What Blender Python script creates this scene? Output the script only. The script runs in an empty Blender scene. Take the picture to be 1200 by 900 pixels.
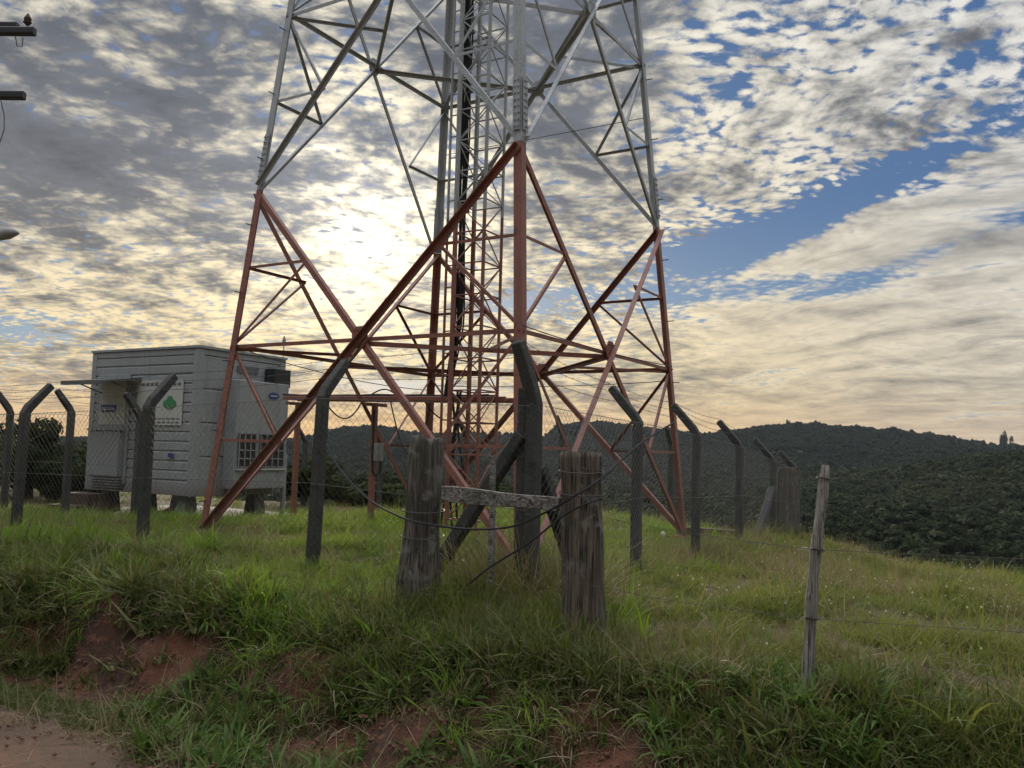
import bpy, math, random
import numpy as np
from mathutils import Vector, Matrix, Euler

random.seed(7)
rng = np.random.default_rng(11)
SC = bpy.context.scene
COL = SC.collection

# ------------------------------------------------------------------ camera
F_PX, PITCH, ROLL, EYE = 1016.9, 0.0776, 0.0267, 1.65      # focal length in px of a 1200 px wide frame
cam_d = bpy.data.cameras.new('camera')
cam = bpy.data.objects.new('camera', cam_d)
COL.objects.link(cam)
CAM_R = Matrix.Rotation(math.pi/2+PITCH, 3, 'X') @ Matrix.Rotation(ROLL, 3, 'Z')
cam.matrix_world = Matrix.Translation((0, 0, EYE)) @ CAM_R.to_4x4()
cam_d.sensor_width = 36.0
cam_d.lens = F_PX/1200*36
cam_d.clip_start = 0.05
cam_d.clip_end = 20000
SC.camera = cam

SC.render.engine = 'CYCLES'
SC.view_settings.view_transform = 'Standard'
SC.view_settings.look = 'None'
SC.view_settings.gamma = 1
SC.view_settings.exposure = 0.0
try: SC.view_settings.use_curve_mapping = False
except Exception: pass
SC.cycles.max_bounces = 4
SC.cycles.diffuse_bounces = 2; SC.cycles.glossy_bounces = 2; SC.cycles.transmission_bounces = 2
SC.cycles.transparent_max_bounces = 8

# ------------------------------------------------------------------ sun
def ray(px, py):
    """direction of the line of sight through a pixel of the 1200x900 photograph"""
    return (CAM_R @ Vector(((px-600)/F_PX, -(py-450)/F_PX, -1))).normalized()
SUN = ray(425, 268)
SUN_EL = math.asin(SUN.z)
SUN_AZ = math.atan2(SUN.x, SUN.y)
sd = bpy.data.lights.new('sun', 'SUN')
sd.energy = 3.4
sd.angle = math.radians(7)
sd.color = (1.0, 0.86, 0.66)
so = bpy.data.objects.new('sun', sd)
so.rotation_euler = SUN.to_track_quat('Z', 'Y').to_euler()
COL.objects.link(so)

# ------------------------------------------------------------------ node helper
class NT:
    def __init__(s, tree):
        s.t = tree; s.n = tree.nodes; s.l = tree.links
    def node(s, typ, **kw):
        n = s.n.new(typ)
        for k, v in kw.items(): setattr(n, k, v)
        return n
    def put(s, sock, v):
        if isinstance(v, bpy.types.NodeSocket): s.l.new(v, sock)
        else: sock.default_value = v
    def m(s, op, a, b=0.0, c=0.0, clamp=False):
        n = s.node('ShaderNodeMath', operation=op, use_clamp=clamp)
        s.put(n.inputs[0], a); s.put(n.inputs[1], b); s.put(n.inputs[2], c)
        return n.outputs[0]
    def v(s, op, a, b=(0, 0, 0)):
        n = s.node('ShaderNodeVectorMath', operation=op)
        s.put(n.inputs[0], a)
        if op == 'SCALE': s.put(n.inputs[3], b)
        else: s.put(n.inputs[1], b)
        return n.outputs['Value'] if op in ('DOT_PRODUCT', 'LENGTH', 'DISTANCE') else n.outputs[0]
    def xyz(s, x, y, z):
        n = s.node('ShaderNodeCombineXYZ'); s.put(n.inputs[0], x); s.put(n.inputs[1], y); s.put(n.inputs[2], z)
        return n.outputs[0]
    def sep(s, v):
        n = s.node('ShaderNodeSeparateXYZ'); s.put(n.inputs[0], v); return n.outputs
    def noise(s, vec, scale, detail=4, rough=.5, dist=0.0, out=0, dims='3D'):
        n = s.node('ShaderNodeTexNoise', noise_dimensions=dims)
        s.put(n.inputs['Vector'], vec); s.put(n.inputs['Scale'], scale)
        n.inputs['Detail'].default_value = detail; n.inputs['Roughness'].default_value = rough
        n.inputs['Distortion'].default_value = dist
        return n.outputs[out]
    def ss(s, x, a, b, lo=0.0, hi=1.0):
        n = s.node('ShaderNodeMapRange', interpolation_type='SMOOTHSTEP')
        s.put(n.inputs[0], x); s.put(n.inputs[1], a); s.put(n.inputs[2], b); s.put(n.inputs[3], lo); s.put(n.inputs[4], hi)
        return n.outputs[0]
    def mix(s, f, a, b, blend='MIX'):
        n = s.node('ShaderNodeMix', data_type='RGBA', blend_type=blend)
        s.put(n.inputs[0], f)
        for i, c in ((6, a), (7, b)):
            if isinstance(c, bpy.types.NodeSocket): s.l.new(c, n.inputs[i])
            else: n.inputs[i].default_value = tuple(c)[:3]+(1,)
        return n.outputs[2]

# ------------------------------------------------------------------ sky
world = bpy.data.worlds.new('World'); SC.world = world
world.use_nodes = True
world.cycles.sampling_method = 'MANUAL'; world.cycles.sample_map_resolution = 256
world.node_tree.nodes.clear()
W = NT(world.node_tree)
sky = W.node('ShaderNodeTexSky', sky_type='NISHITA')
sky.sun_disc = False
sky.sun_elevation = SUN_EL
sky.sun_rotation = SUN_AZ
sky.altitude = 600
sky.air_density = 1.0; sky.dust_density = 1.0; sky.ozone_density = 2.0
D = W.v('NORMALIZE', W.node('ShaderNodeTexCoord').outputs['Generated'])
dx, dy, dz = W.sep(D)
zc = W.m('MAXIMUM', dz, 0.0)
den = W.m('ADD', zc, 0.15)
P = W.xyz(W.m('DIVIDE', dx, den), W.m('DIVIDE', dy, den), 0.0)      # the cloud layer seen in perspective
warp = W.v('SCALE', W.v('SUBTRACT', W.noise(P, 1.8, 2, .5, out=1), (.5, .5, .5)), 0.22)
Pw = W.v('ADD', P, warp)
def blob(px, py, sx, sy, rot=0.0):
    """soft patch of the sky, centred on one direction, sx by sy radians wide"""
    c = ray(px, py)
    r = c.cross(Vector((0, 0, 1))).normalized(); u = r.cross(c)
    r2 = r*math.cos(rot)+u*math.sin(rot); u2 = -r*math.sin(rot)+u*math.cos(rot)
    a = W.v('DOT_PRODUCT', D, tuple(r2/sx)); b = W.v('DOT_PRODUCT', D, tuple(u2/sy))
    q = W.m('ADD', W.m('MULTIPLY', a, a), W.m('MULTIPLY', b, b))
    g = W.m('POWER', 2.718, W.m('MULTIPLY', q, -1.0))
    return W.m('MULTIPLY', g, W.ss(W.v('DOT_PRODUCT', D, tuple(c)), 0.0, 0.3))
def addup(*terms):
    acc = None
    for s_, w_ in terms:
        t_ = W.m('MULTIPLY', s_, w_)
        acc = t_ if acc is None else W.m('ADD', acc, t_)
    return acc
def ctr(n, k): return W.m('MULTIPLY', W.m('SUBTRACT', n, .5), k)       # noise as a signed amount
n_big = ctr(W.noise(Pw, 1.3, 3, .5), 2.6)
n_mid = ctr(W.noise(Pw, 4.2, 4, .55), 2.6)
Pf = W.v('ADD', Pw, W.v('SCALE', W.v('SUBTRACT', W.noise(P, 12, 2, .5, out=1), (.5, .5, .5)), 0.022))
vor = W.node('ShaderNodeTexVoronoi', feature='SMOOTH_F1'); W.l.new(W.v('MULTIPLY', Pf, (1.0, 1.3, 1)), vor.inputs['Vector']); vor.inputs['Scale'].default_value = 27.0; vor.inputs['Smoothness'].default_value = .35
n_puff = W.m('ADD', ctr(W.noise(W.v('MULTIPLY', Pf, (1.0, 1.1, 1)), 26.0, 5, .60), 2.3), W.m('MULTIPLY', W.m('SUBTRACT', .36, vor.outputs['Distance']), 1.1))
Ps = W.v('ADD', P, W.v('SCALE', W.v('SUBTRACT', W.noise(P, 1.4, 2, .5, out=1), (.5, .5, .5)), 0.7))
streak_v = W.xyz(W.m('MULTIPLY', W.v('DOT_PRODUCT', Ps, (.66, -.75, 0)), .33), W.m('MULTIPLY', W.v('DOT_PRODUCT', Ps, (.75, .66, 0)), 1.5), 0.0)
n_streak = ctr(W.noise(streak_v, 3.6, 6, .62, .25), 2.8)
right_low = W.m('MULTIPLY', W.m('MULTIPLY', W.ss(dx, 0.05, 0.30), W.ss(W.m('SUBTRACT', dz, W.m('MULTIPLY', dx, .28)), 0.21, 0.12)), .78)
def lerp(f, a, b):
    n = W.node('ShaderNodeMix', data_type='FLOAT'); W.l.new(f, n.inputs[0]); W.put(n.inputs[2], a); W.put(n.inputs[3], b); return n.outputs[0]
# coverage of the cloud layer: 1 = cloud, 0 = open blue
gaps = addup((blob(1000, 228, .17, .022, .42), 1.15), (blob(850, 288, .085, .022, .25), 1.2), (blob(1120, 285, .14, .014, .30), .75), (blob(880, 335, .09, .010, .2), .4), (blob(865, 92, .05, .03), .30),
             (blob(1075, 110, .09, .015, .5), .22), (blob(985, 20, .07, .02), .25), (blob(1140, 60, .05, .02), .25),
             (blob(620, 355, .06, .016), .8), (blob(725, 345, .08, .012), .45), (blob(470, 455, .10, .010), .8), (blob(30, 388, .05, .014), .6),
             (blob(960, 330, .10, .02, .2), .30))
fine = addup((n_big, .25), (n_mid, .45), (n_puff, .9))
fine_s = addup((n_big, .25), (n_mid, .25), (n_streak, 1.05), (n_puff, .12))
dens = W.m('SUBTRACT', W.m('ADD', lerp(right_low, fine, fine_s), .50), gaps)
# how thick (dark) the cloud is
dark = addup((blob(130, 210, .24, .085, -.12), .34), (blob(240, 70, .13, .09), .18), (blob(690, 90, .15, .11), .30), (blob(540, 30, .12, .07), .16), (blob(300, 180, .05, .05), .2),
             (blob(60, 90, .10, .12), .12), (blob(1065, 95, .12, .03, .5), .15), (blob(330, 250, .04, .02), .25), (blob(435, 213, .045, .014), .40), (blob(375, 265, .03, .012), .25),
             (blob(430, 285, .10, .075), -.50), (blob(330, 140, .05, .05), -.05), (blob(160, 40, .03, .05, .5), -.25), (blob(120, 160, .05, .012, -.7), -.12),
             (blob(1000, 110, .22, .12, .3), -.30), (blob(150, 345, .3, .06), -.28), (blob(900, 330, .2, .03, .2), -.2), (blob(600, 400, .6, .03), -.12))
cover = W.m('POWER', W.ss(W.m('ADD', dens, W.m('MULTIPLY', W.m('MAXIMUM', dark, 0.0), .8)), -.22, .30), .8)
thk = W.m('ADD', lerp(right_low, addup((n_big, .20), (n_mid, .75), (n_puff, -.30), (ctr(W.noise(Pf, 13.0, 5, .6), 2.6), .66)), addup((n_streak, .55), (n_mid, .15), (n_big, .2), (blob(1000, 350, .4, .12), -.24))), W.m('ADD', dark, .50))
thick = W.ss(W.m('ADD', thk, .0), -.08, .95)
# glow of the sun through the layer
cs = W.v('DOT_PRODUCT', D, tuple(SUN))
ang = W.m('ARCCOSINE', W.m('MINIMUM', cs, 1.0))
g1 = W.m('POWER', 2.718, W.m('MULTIPLY', W.m('POWER', W.m('DIVIDE', ang, .11), 2.0), -1.0))
g2 = W.m('POWER', 2.718, W.m('MULTIPLY', W.m('DIVIDE', ang, .34), -1.0))
low = W.m('POWER', 2.718, W.m('MULTIPLY', W.m('DIVIDE', zc, .20), -1.0))          # towards the horizon
lit_hi = W.mix(W.ss(ang, .12, .75), (1.0, .93, .74), (.86, .87, .86))
lit_c = W.mix(W.m('MULTIPLY', low, 1.0, clamp=True), lit_hi, W.mix(W.ss(ang, .25, .85), (1.0, .70, .24), (.92, .76, .50)))
lit_s = W.m('ADD', .86, W.m('ADD', W.m('MULTIPLY', g1, 1.0), W.m('MULTIPLY', g2, .45)))
lit = W.v('SCALE', lit_c, lit_s)
drk_c = W.mix(W.m('MULTIPLY', low, .80, clamp=True), (.138, .158, .20), (.36, .31, .23))
drk_s = W.m('ADD', .85, W.m('ADD', W.m('MULTIPLY', g1, 1.0), W.m('MULTIPLY', g2, .50)))
drk_s = W.m('MULTIPLY', drk_s, W.m('ADD', .98, W.m('ADD', W.m('MULTIPLY', n_mid, -.42), W.m('MULTIPLY', n_puff, -.14))))
drk = W.v('SCALE', drk_c, drk_s)
cl = W.mix(thick, lit, drk)
# unseen sky overhead, brightened as added light on the grass
behind = W.ss(dz, .52, .88)
cl = W.mix(behind, cl, W.v('SCALE', cl, 6.3))
cl = W.mix(W.m('MULTIPLY', W.ss(dy, .3, -.2), W.ss(dz, .55, .3)), cl, W.v('SCALE', cl, .28))  # low unseen sky behind the camera dimmed so camera-facing sides stay dark
blue = W.v('SCALE', sky.outputs[0], .10)
blue = W.mix(.8, blue, W.mix(W.ss(dz, .08, .3), (.15, .26, .40), (.055, .135, .31)))
skyc = W.mix(cover, blue, cl)
# thin veil of haze right on the horizon
veil = W.mix(W.ss(ang, .2, .9), (.95, .56, .22), (.68, .54, .40))
skyc = W.mix(W.m('MULTIPLY', W.ss(dz, .09, -.005), .75), skyc, veil)
bg = W.node('ShaderNodeBackground'); W.l.new(skyc, bg.inputs[0]); bg.inputs[1].default_value = 1.0
wo = W.node('ShaderNodeOutputWorld'); W.l.new(bg.outputs[0], wo.inputs[0])
#SKY_END

# ------------------------------------------------------------------ frame of the place: e1 along the road, e2 away from it
E1 = np.array([.867, -.499]); E2 = np.array([.499, .867])
def ab(x, y): return x*E1[0]+y*E1[1], x*E2[0]+y*E2[1]
def xy(a, b): return a*E1[0]+b*E2[0], a*E1[1]+b*E2[1]

def _h(i, j, s):
    n = (i.astype(np.int64)*374761393 + j.astype(np.int64)*668265263 + s*1442695041) & 0xffffffff
    n = ((n ^ (n >> 13))*1274126177) & 0xffffffff
    return ((n ^ (n >> 16)) & 0xffff)/65535.0
def vnoise(x, y, s=0):
    x = np.asarray(x, float); y = np.asarray(y, float)
    i = np.floor(x); j = np.floor(y); u = x-i; v = y-j
    u = u*u*(3-2*u); v = v*v*(3-2*v); i = i.astype(np.int64); j = j.astype(np.int64)
    return ((_h(i, j, s)*(1-u)+_h(i+1, j, s)*u)*(1-v)+(_h(i, j+1, s)*(1-u)+_h(i+1, j+1, s)*u)*v)*2-1
def fbm(x, y, o=4, s=0, r=.5):
    t = 0; k = 1.0; f = 1.0
    for q in range(o):
        t = t+k*vnoise(x*f+q*17.3, y*f-q*9.1, s+q); k *= r; f *= 2.03
    return t
def S(t):
    t = np.clip(t, 0, 1); return t*t*(3-2*t)

_px = np.array([-600, 0, 60, 330, 365, 400, 440, 480, 560, 640, 655, 700, 760, 830, 870, 930, 1000, 1060, 1110, 1150, 1200, 1900], float)
_py = np.array([515, 519, 517, 521, 515, 506, 503, 511, 513, 516, 503, 499, 506, 514, 508, 502, 506, 511, 517, 526, 528, 534], float)
_rd = [ray(a_, b_) for a_, b_ in zip(_px, _py)]
_raz = np.array([math.atan2(r.x, r.y) for r in _rd]); _rel = np.array([r.z/math.hypot(r.x, r.y) for r in _rd])
_mx = np.array([-600, 700, 850, 960, 1040, 1120, 1200, 1900], float); _my = np.array([556, 575, 578, 570, 562, 554, 548, 546], float)
_md = [ray(a_, b_) for a_, b_ in zip(_mx, _my)]
_maz = np.array([math.atan2(r.x, r.y) for r in _md]); _mel = np.array([r.z/math.hypot(r.x, r.y) for r in _md])

def toe(a): return 3.55+.16*fbm(a*.6, 0*a+3.3, 3, 5)
def H(x, y):
    x = np.asarray(x, float); y = np.asarray(y, float)
    a, b = ab(x, y); r = np.hypot(x, y); az = np.arctan2(x, y)
    # near ground
    left = S((-3.2-a)/3.0)
    w = 1.00-.62*left + .12*fbm(a*1.3, b*0, 2, 9)
    tb = toe(a)+.10*fbm(a*2.1, b*2.1, 3, 21)
    t = (b-tb)/w
    plate = .475 + .115*left + .07*S((b-5.6)/1.5)*(1-left) - .05*S((b-7)/4) - .33*S((b-12)/5)*S((a+8.5)/4) - .06*S((a+1.0)/3)*S((b-3)/3) - .30*S((b-6)/8)*S((a+3.2)/2) - .30*S((b-7.6)/2.2)*S((-8.8-a)/1.8)
    plate = plate + .05*fbm(x*.55, y*.55, 3, 31)*S((b-4.3)/1.0) + .08*np.exp(-((a+6.6)/1.6)**2-((b-4.9)/.5)**2)
    bank = S(t)*.80+np.clip(t, 0, 1)*.20
    zn = plate*bank
    zn = zn + .055*fbm(x*2.6, y*2.6, 4, 41, .6)*np.clip(bank*4, .12, 1)*(1-.6*S((b-5)/1.5))
    rd = np.clip(1-np.abs(b-.2)/2.9, 0, 1)
    zn = zn - .03*S(rd*3) + .010*fbm(x*5, y*5, 3, 51)*S((3.6-b)/.3)
    zn = np.where(b < -3, zn-.12*(-3-b)*0, zn)
    fall = np.where(b > 16.0, -.16*(b-16.0)-.10*np.clip(b-20, 0, None), 0)
    zn = zn + fall
    zn = np.where(b < -8, zn+.02*np.clip(-8-b, 0, 900), zn)
    # valley and hills
    el = np.interp(az, _raz, _rel); me = np.interp(az, _maz, _mel)
    zr = EYE+el*1250; zm = EYE+me*560
    k = [(0, -8), (60, -14), (130, -23), (210, -23), (300, -20)]
    zf = np.interp(r, [q[0] for q in k], [q[1] for q in k])
    zf = np.where(r > 300, -20+(zm+20)*S((r-300)/260), zf)
    zf = np.where(r > 560, zm+(zm*.25-9-zm)*S((r-560)/120)*.6, zf)
    z2 = zm+(zm*.25-9-zm)*.6
    zf = np.where(r > 680, z2+(zr-z2)*S((r-680)/570), zf)
    zf = np.where(r > 1250, zr-(r-1250)*.05, zf)
    amp = S((r-100)/200)*np.where(r > 1000, .4, 1.0)*np.where(r > 1150, .5, 1)
    zf = zf + amp*4.0*fbm(x/85, y/85, 4, 61)
    front = S((b-14)/20)
    wb = S((r-35)/70)*front
    zn = np.maximum(zn, -40)
    return zn*(1-wb)+zf*wb
def G(x, y): return float(H(np.array([x]), np.array([y]))[0])

def on_b(px, py, b):     # where the sight line crosses the vertical plane at distance b from the road axis
    d = ray(px, py); t = b/(d.x*E2[0]+d.y*E2[1]); return Vector((d.x*t, d.y*t, EYE+d.z*t))
def on_a(px, py, a):
    d = ray(px, py); t = a/(d.x*E1[0]+d.y*E1[1]); return Vector((d.x*t, d.y*t, EYE+d.z*t))
def at_y(px, py, Y):
    d = ray(px, py); t = Y/d.y; return Vector((d.x*t, Y, EYE+d.z*t))

# ------------------------------------------------------------------ mesh builder
class MB:
    def __init__(s): s.v = []; s.f = []
    def add(s, vs, fs):
        o = len(s.v); s.v += [tuple(v) for v in vs]; s.f += [tuple(i+o for i in f) for f in fs]; return s
    def prism(s, p0, p1, prof, ux, uy, k1=1.0, cap=True):
        p0 = Vector(p0); p1 = Vector(p1); n = len(prof)
        vs = [p0+ux*a+uy*b for a, b in prof]+[p1+ux*a*k1+uy*b*k1 for a, b in prof]
        fs = [(i, (i+1) % n, n+(i+1) % n, n+i) for i in range(n)]
        if cap: fs += [tuple(range(n-1, -1, -1)), tuple(range(n, 2*n))]
        return s.add(vs, fs)
    def bar(s, p0, p1, w, h=None, up=(0, 0, 1), k1=1.0):
        h = h or w; p0 = Vector(p0); p1 = Vector(p1); d = (p1-p0).normalized(); up = Vector(up)
        if abs(d.dot(up)) > .98: up = Vector((.867, -.499, 0))
        ux = d.cross(up).normalized(); uy = ux.cross(d).normalized()
        c = min(w, h)*.14
        W2 = w/2; H2 = h/2
        prof = [(-W2+c, -H2), (W2-c, -H2), (W2, -H2+c), (W2, H2-c), (W2-c, H2), (-W2+c, H2), (-W2, H2-c), (-W2, -H2+c)]
        return s.prism(p0, p1, prof, ux, uy, k1)
    def angle(s, p0, p1, size, th, n1, n2):
        """rolled steel angle: corner along p0-p1, flanges along n1 and n2"""
        p0 = Vector(p0); p1 = Vector(p1); d = (p1-p0).normalized()
        n1 = (n1-d*n1.dot(d)).normalized(); n2 = (n2-d*n2.dot(d)).normalized()
        prof = [(0, 0), (size, 0), (size, th), (th, th), (th, size), (0, size)]
        return s.prism(p0, p1, prof, n1, n2)
    def tube(s, pts, r, n=6, cap=True):
        pts = [Vector(p) for p in pts]; rings = []
        rr = r if hasattr(r, '__len__') else [r]*len(pts)
        prev = None
        for i, p in enumerate(pts):
            d = (pts[min(i+1, len(pts)-1)]-pts[max(i-1, 0)]).normalized()
            if prev is None:
                up = Vector((0, 0, 1)) if abs(d.z) < .9 else Vector((1, 0, 0)); ux = d.cross(up).normalized()
            else: ux = (prev-d*prev.dot(d)).normalized()
            uy = d.cross(ux); prev = ux
            rings.append([p+(ux*math.cos(6.2832*k/n)+uy*math.sin(6.2832*k/n))*rr[i] for k in range(n)])
        vs = [v for q in rings for v in q]
        fs = [(i*n+k, i*n+(k+1) % n, (i+1)*n+(k+1) % n, (i+1)*n+k) for i in range(len(pts)-1) for k in range(n)]
        if cap: fs += [tuple(range(n-1, -1, -1)), tuple((len(pts)-1)*n+k for k in range(n))]
        return s.add(vs, fs)
    def box(s, o, ux, uy, uz, sx, sy, sz):
        """box from corner o along three directions"""
        o = Vector(o); a = Vector(ux)*sx; b = Vector(uy)*sy; c = Vector(uz)*sz
        vs = [o, o+a, o+a+b, o+b, o+c, o+a+c, o+a+b+c, o+b+c]
        return s.add(vs, [(0, 3, 2, 1), (4, 5, 6, 7), (0, 1, 5, 4), (1, 2, 6, 5), (2, 3, 7, 6), (3, 0, 4, 7)])
    def build(s, name, mat, parent=None, smooth=False, label=None, bevel=0):
        me = bpy.data.meshes.new(name); me.from_pydata(s.v, [], s.f); me.update()
        me.materials.append(mat)
        if smooth: me.polygons.foreach_set('use_smooth', [True]*len(me.polygons))
        o = bpy.data.objects.new(name, me); COL.objects.link(o)
        if bevel:
            m = o.modifiers.new('bevel', 'BEVEL'); m.width = bevel; m.segments = 2; m.limit_method = 'ANGLE'
        if parent:
            o.parent = parent; o.matrix_parent_inverse = Matrix.Translation(-parent.location) if parent.type == 'EMPTY' else Matrix.Identity(4)
        if label: o['label'] = label
        return o
def empty(name, loc, label, cat, group=None):
    e = bpy.data.objects.new(name, None); e.location = loc; e.empty_display_size = .2; COL.objects.link(e)
    e['label'] = label; e['category'] = cat
    if group: e['group'] = group
    return e
def tag(o, label, cat, group=None):
    o['label'] = label; o['category'] = cat
    if group: o['group'] = group
    return o
def structure(o): o['kind'] = 'structure'; return o

# ------------------------------------------------------------------ materials
def mat(name, fn, disp=False):
    m = bpy.data.materials.new(name); m.use_nodes = True; m.node_tree.nodes.clear()
    t = NT(m.node_tree); out = t.node('ShaderNodeOutputMaterial')
    b = t.node('ShaderNodeBsdfPrincipled')
    t.l.new(b.outputs[0], out.inputs[0]); t.out = out
    fn(t, b); return m
def bump(t, b, h, strength=.5, dist=.01):
    n = t.node('ShaderNodeBump'); n.inputs['Strength'].default_value = strength; n.inputs['Distance'].default_value = dist
    t.l.new(h, n.inputs['Height']); t.l.new(n.outputs[0], b.inputs['Normal'])
def obj_c(t): return t.node('ShaderNodeTexCoord').outputs['Object']

def painted(c1, c2, rust=.25, rough=.5):
    def f(t, b):
        p = obj_c(t); n = t.noise(p, 3.0, 6, .6); n2 = t.noise(p, 38, 5, .6)
        c = t.mix(n, c1, c2)
        c = t.mix(t.m('MULTIPLY', t.ss(t.m('ADD', t.m('MULTIPLY', n2, .6), t.m('MULTIPLY', n, .4)), .52, .62), rust), c, (.055, .026, .017))
        n4 = t.noise(t.v('MULTIPLY', p, (14, 14, 1.2)), 1.0, 5, .65); c = t.mix(t.m('MULTIPLY', t.ss(n4, .50, .68), .45), c, t.mix(.5, c2, (.09, .07, .06)))
        t.l.new(c, b.inputs['Base Color']); b.inputs['Roughness'].default_value = rough
        bump(t, b, n2, .25, .003)
    return f
M = {}
M['red'] = mat('red_tower_paint', painted((.30, .108, .078), (.19, .082, .062), .6))
M['grey'] = mat('pale_tower_paint', painted((.40, .42, .435), (.29, .31, .325), .35, .42))
M['red_pale'] = mat('faded_red_paint', painted((.46, .16, .12), (.33, .10, .075), .5))
M['steel'] = mat('galvanised_steel', painted((.30, .30, .30), (.20, .20, .20), .3, .4))
M['black'] = mat('black_cable', lambda t, b: (b.inputs['Base Color'].__setattr__('default_value', (.018, .018, .02, 1)), b.inputs['Roughness'].__setattr__('default_value', .85)))
M['wire'] = mat('rusted_wire', painted((.07, .055, .045), (.035, .03, .028), .5, .6))
M['galv'] = mat('galvanised_wire', painted((.12, .117, .11), (.065, .06, .057), .5, .6))
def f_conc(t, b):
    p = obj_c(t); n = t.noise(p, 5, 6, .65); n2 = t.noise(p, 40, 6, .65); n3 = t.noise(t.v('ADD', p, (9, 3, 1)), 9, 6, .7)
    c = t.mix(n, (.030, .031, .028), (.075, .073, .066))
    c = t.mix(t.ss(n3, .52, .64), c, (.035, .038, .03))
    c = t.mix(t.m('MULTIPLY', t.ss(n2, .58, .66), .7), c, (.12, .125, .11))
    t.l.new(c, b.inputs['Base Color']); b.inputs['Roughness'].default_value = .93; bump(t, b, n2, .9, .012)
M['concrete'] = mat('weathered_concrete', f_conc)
def f_conc2(t, b):
    p = obj_c(t); n = t.noise(p, 4, 6, .65); n2 = t.noise(p, 60, 5, .6)
    c = t.mix(n, (.20, .19, .17), (.33, .315, .285)); t.l.new(c, b.inputs['Base Color']); b.inputs['Roughness'].default_value = .92; bump(t, b, n2, .7, .008)
M['pad'] = mat('pale_concrete', f_conc2)
def wood(cA, cB, cC, sc=1.0, ax='Z'):
    def f(t, b):
        p = obj_c(t)
        if ax == 'X': p = t.xyz(t.sep(p)[2], t.m('MULTIPLY', t.sep(p)[1], 1.0), t.sep(p)[0])
        q = t.v('MULTIPLY', p, (26*sc, 26*sc, 1.1)); g = t.noise(q, 1.0, 7, .68, 1.2)
        q2 = t.v('MULTIPLY', p, (60*sc, 60*sc, 2.2)); g2 = t.noise(q2, 1.0, 5, .6)
        big = t.noise(p, 3.5, 5, .6)
        c = t.mix(t.ss(g, .36, .64), cA, cB)
        c = t.mix(t.ss(g2, .52, .62), c, cC)
        g3 = t.noise(t.v('MULTIPLY', p, (110*sc, 110*sc, 3.5)), 1.0, 4, .6); c = t.mix(t.m('MULTIPLY', t.ss(g3, .54, .62), .8), c, (.015, .012, .01))
        c = t.mix(t.m('MULTIPLY', t.ss(big, .50, .66), .55), c, (.045, .058, .03))
        c = t.mix(t.m('MULTIPLY', t.ss(t.noise(t.v('ADD', p, (5, 5, 5)), 6, 5, .6), .54, .64), .6), c, (.24, .235, .215))
        t.l.new(c, b.inputs['Base Color']); b.inputs['Roughness'].default_value = .95
        bump(t, b, t.m('ADD', g, t.m('MULTIPLY', g2, .5)), 1.0, .022)
    return f
M['wood'] = mat('old_grey_wood', wood((.050, .042, .034), (.19, .165, .138), (.025, .02, .017)))
M['wood2'] = mat('brown_grey_wood', wood((.060, .045, .034), (.185, .145, .112), (.025, .02, .017)))
M['plank'] = mat('bleached_plank', wood((.13, .12, .105), (.34, .32, .29), (.06, .05, .045), ax='X'))
M['stick'] = mat('pale_stick_wood', wood((.22, .20, .175), (.42, .39, .35), (.11, .10, .085), 1.6))

def f_ground(t, b):
    p = t.node('ShaderNodeNewGeometry').outputs['Position']
    x, y, z = t.sep(p)
    bb = t.m('ADD', t.m('MULTIPLY', x, E2[0]), t.m('MULTIPLY', y, E2[1]))
    r = t.v('LENGTH', t.xyz(x, y, 0))
    n = t.noise(p, 2.2, 8, .62); n2 = t.noise(p, 16, 8, .65); n3 = t.noise(p, 70, 4, .6)
    soil = t.mix(t.ss(n, .38, .62), (.125, .046, .024), (.050, .022, .013))
    soil = t.mix(t.ss(n2, .5, .68), soil, (.15, .066, .036))
    litter = t.mix(n3, (.045, .032, .018), (.12, .085, .048))
    grass = t.mix(n2, (.030, .042, .012), (.062, .078, .024))
    near = t.mix(t.ss(n2, .50, .66), litter, grass)
    c = t.mix(t.m('MULTIPLY', t.ss(bb, 4.75, 4.35), t.ss(bb, 3.45, 3.6)), near, soil)
    far = t.mix(t.noise(p, .02, 5, .6), (.028, .040, .014), (.045, .060, .02))
    far = t.mix(t.m('MULTIPLY', t.ss(t.m('SUBTRACT', x, t.m('MULTIPLY', y, .50)), -4, 4), t.ss(r, 300, 240)), far, t.mix(t.ss(t.noise(p, .25, 6, .65), .4, .6), (.045, .062, .020), (.080, .100, .034)))          # grazed pasture in the valley
    c = t.mix(t.ss(r, 18, 40), c, far)
    t.l.new(c, b.inputs['Base Color']); b.inputs['Roughness'].default_value = .97
    bump(t, b, t.m('ADD', n2, t.m('MULTIPLY', n3, .4)), .8, .03)
M['ground'] = mat('grassy_red_earth', f_ground)
def f_road(t, b):
    p = t.node('ShaderNodeNewGeometry').outputs['Position']
    n = t.noise(p, 1.6, 8, .62); n2 = t.noise(p, 14, 8, .75); n3 = t.noise(p, 90, 5, .7)
    x, y, z = t.sep(p)
    bb = t.m('ADD', t.m('MULTIPLY', x, E2[0]), t.m('MULTIPLY', y, E2[1]))
    c = t.mix(t.ss(n, .35, .65), (.38, .19, .115), (.23, .125, .08))
    c = t.mix(t.ss(n2, .48, .66), c, (.21, .15, .10))
    c = t.mix(t.ss(n3, .60, .70), c, (.36, .27, .2))
    c = t.mix(t.m('MULTIPLY', t.ss(t.m('ADD', bb, t.m('MULTIPLY', n2, .8)), 2.75, 3.35), .7), c, (.13, .09, .056))
    t.l.new(c, b.inputs['Base Color']); b.inputs['Roughness'].default_value = .95
    bump(t, b, t.m('ADD', n2, n3), 1.0, .022)
M['road'] = mat('dusty_red_dirt', f_road)

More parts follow.
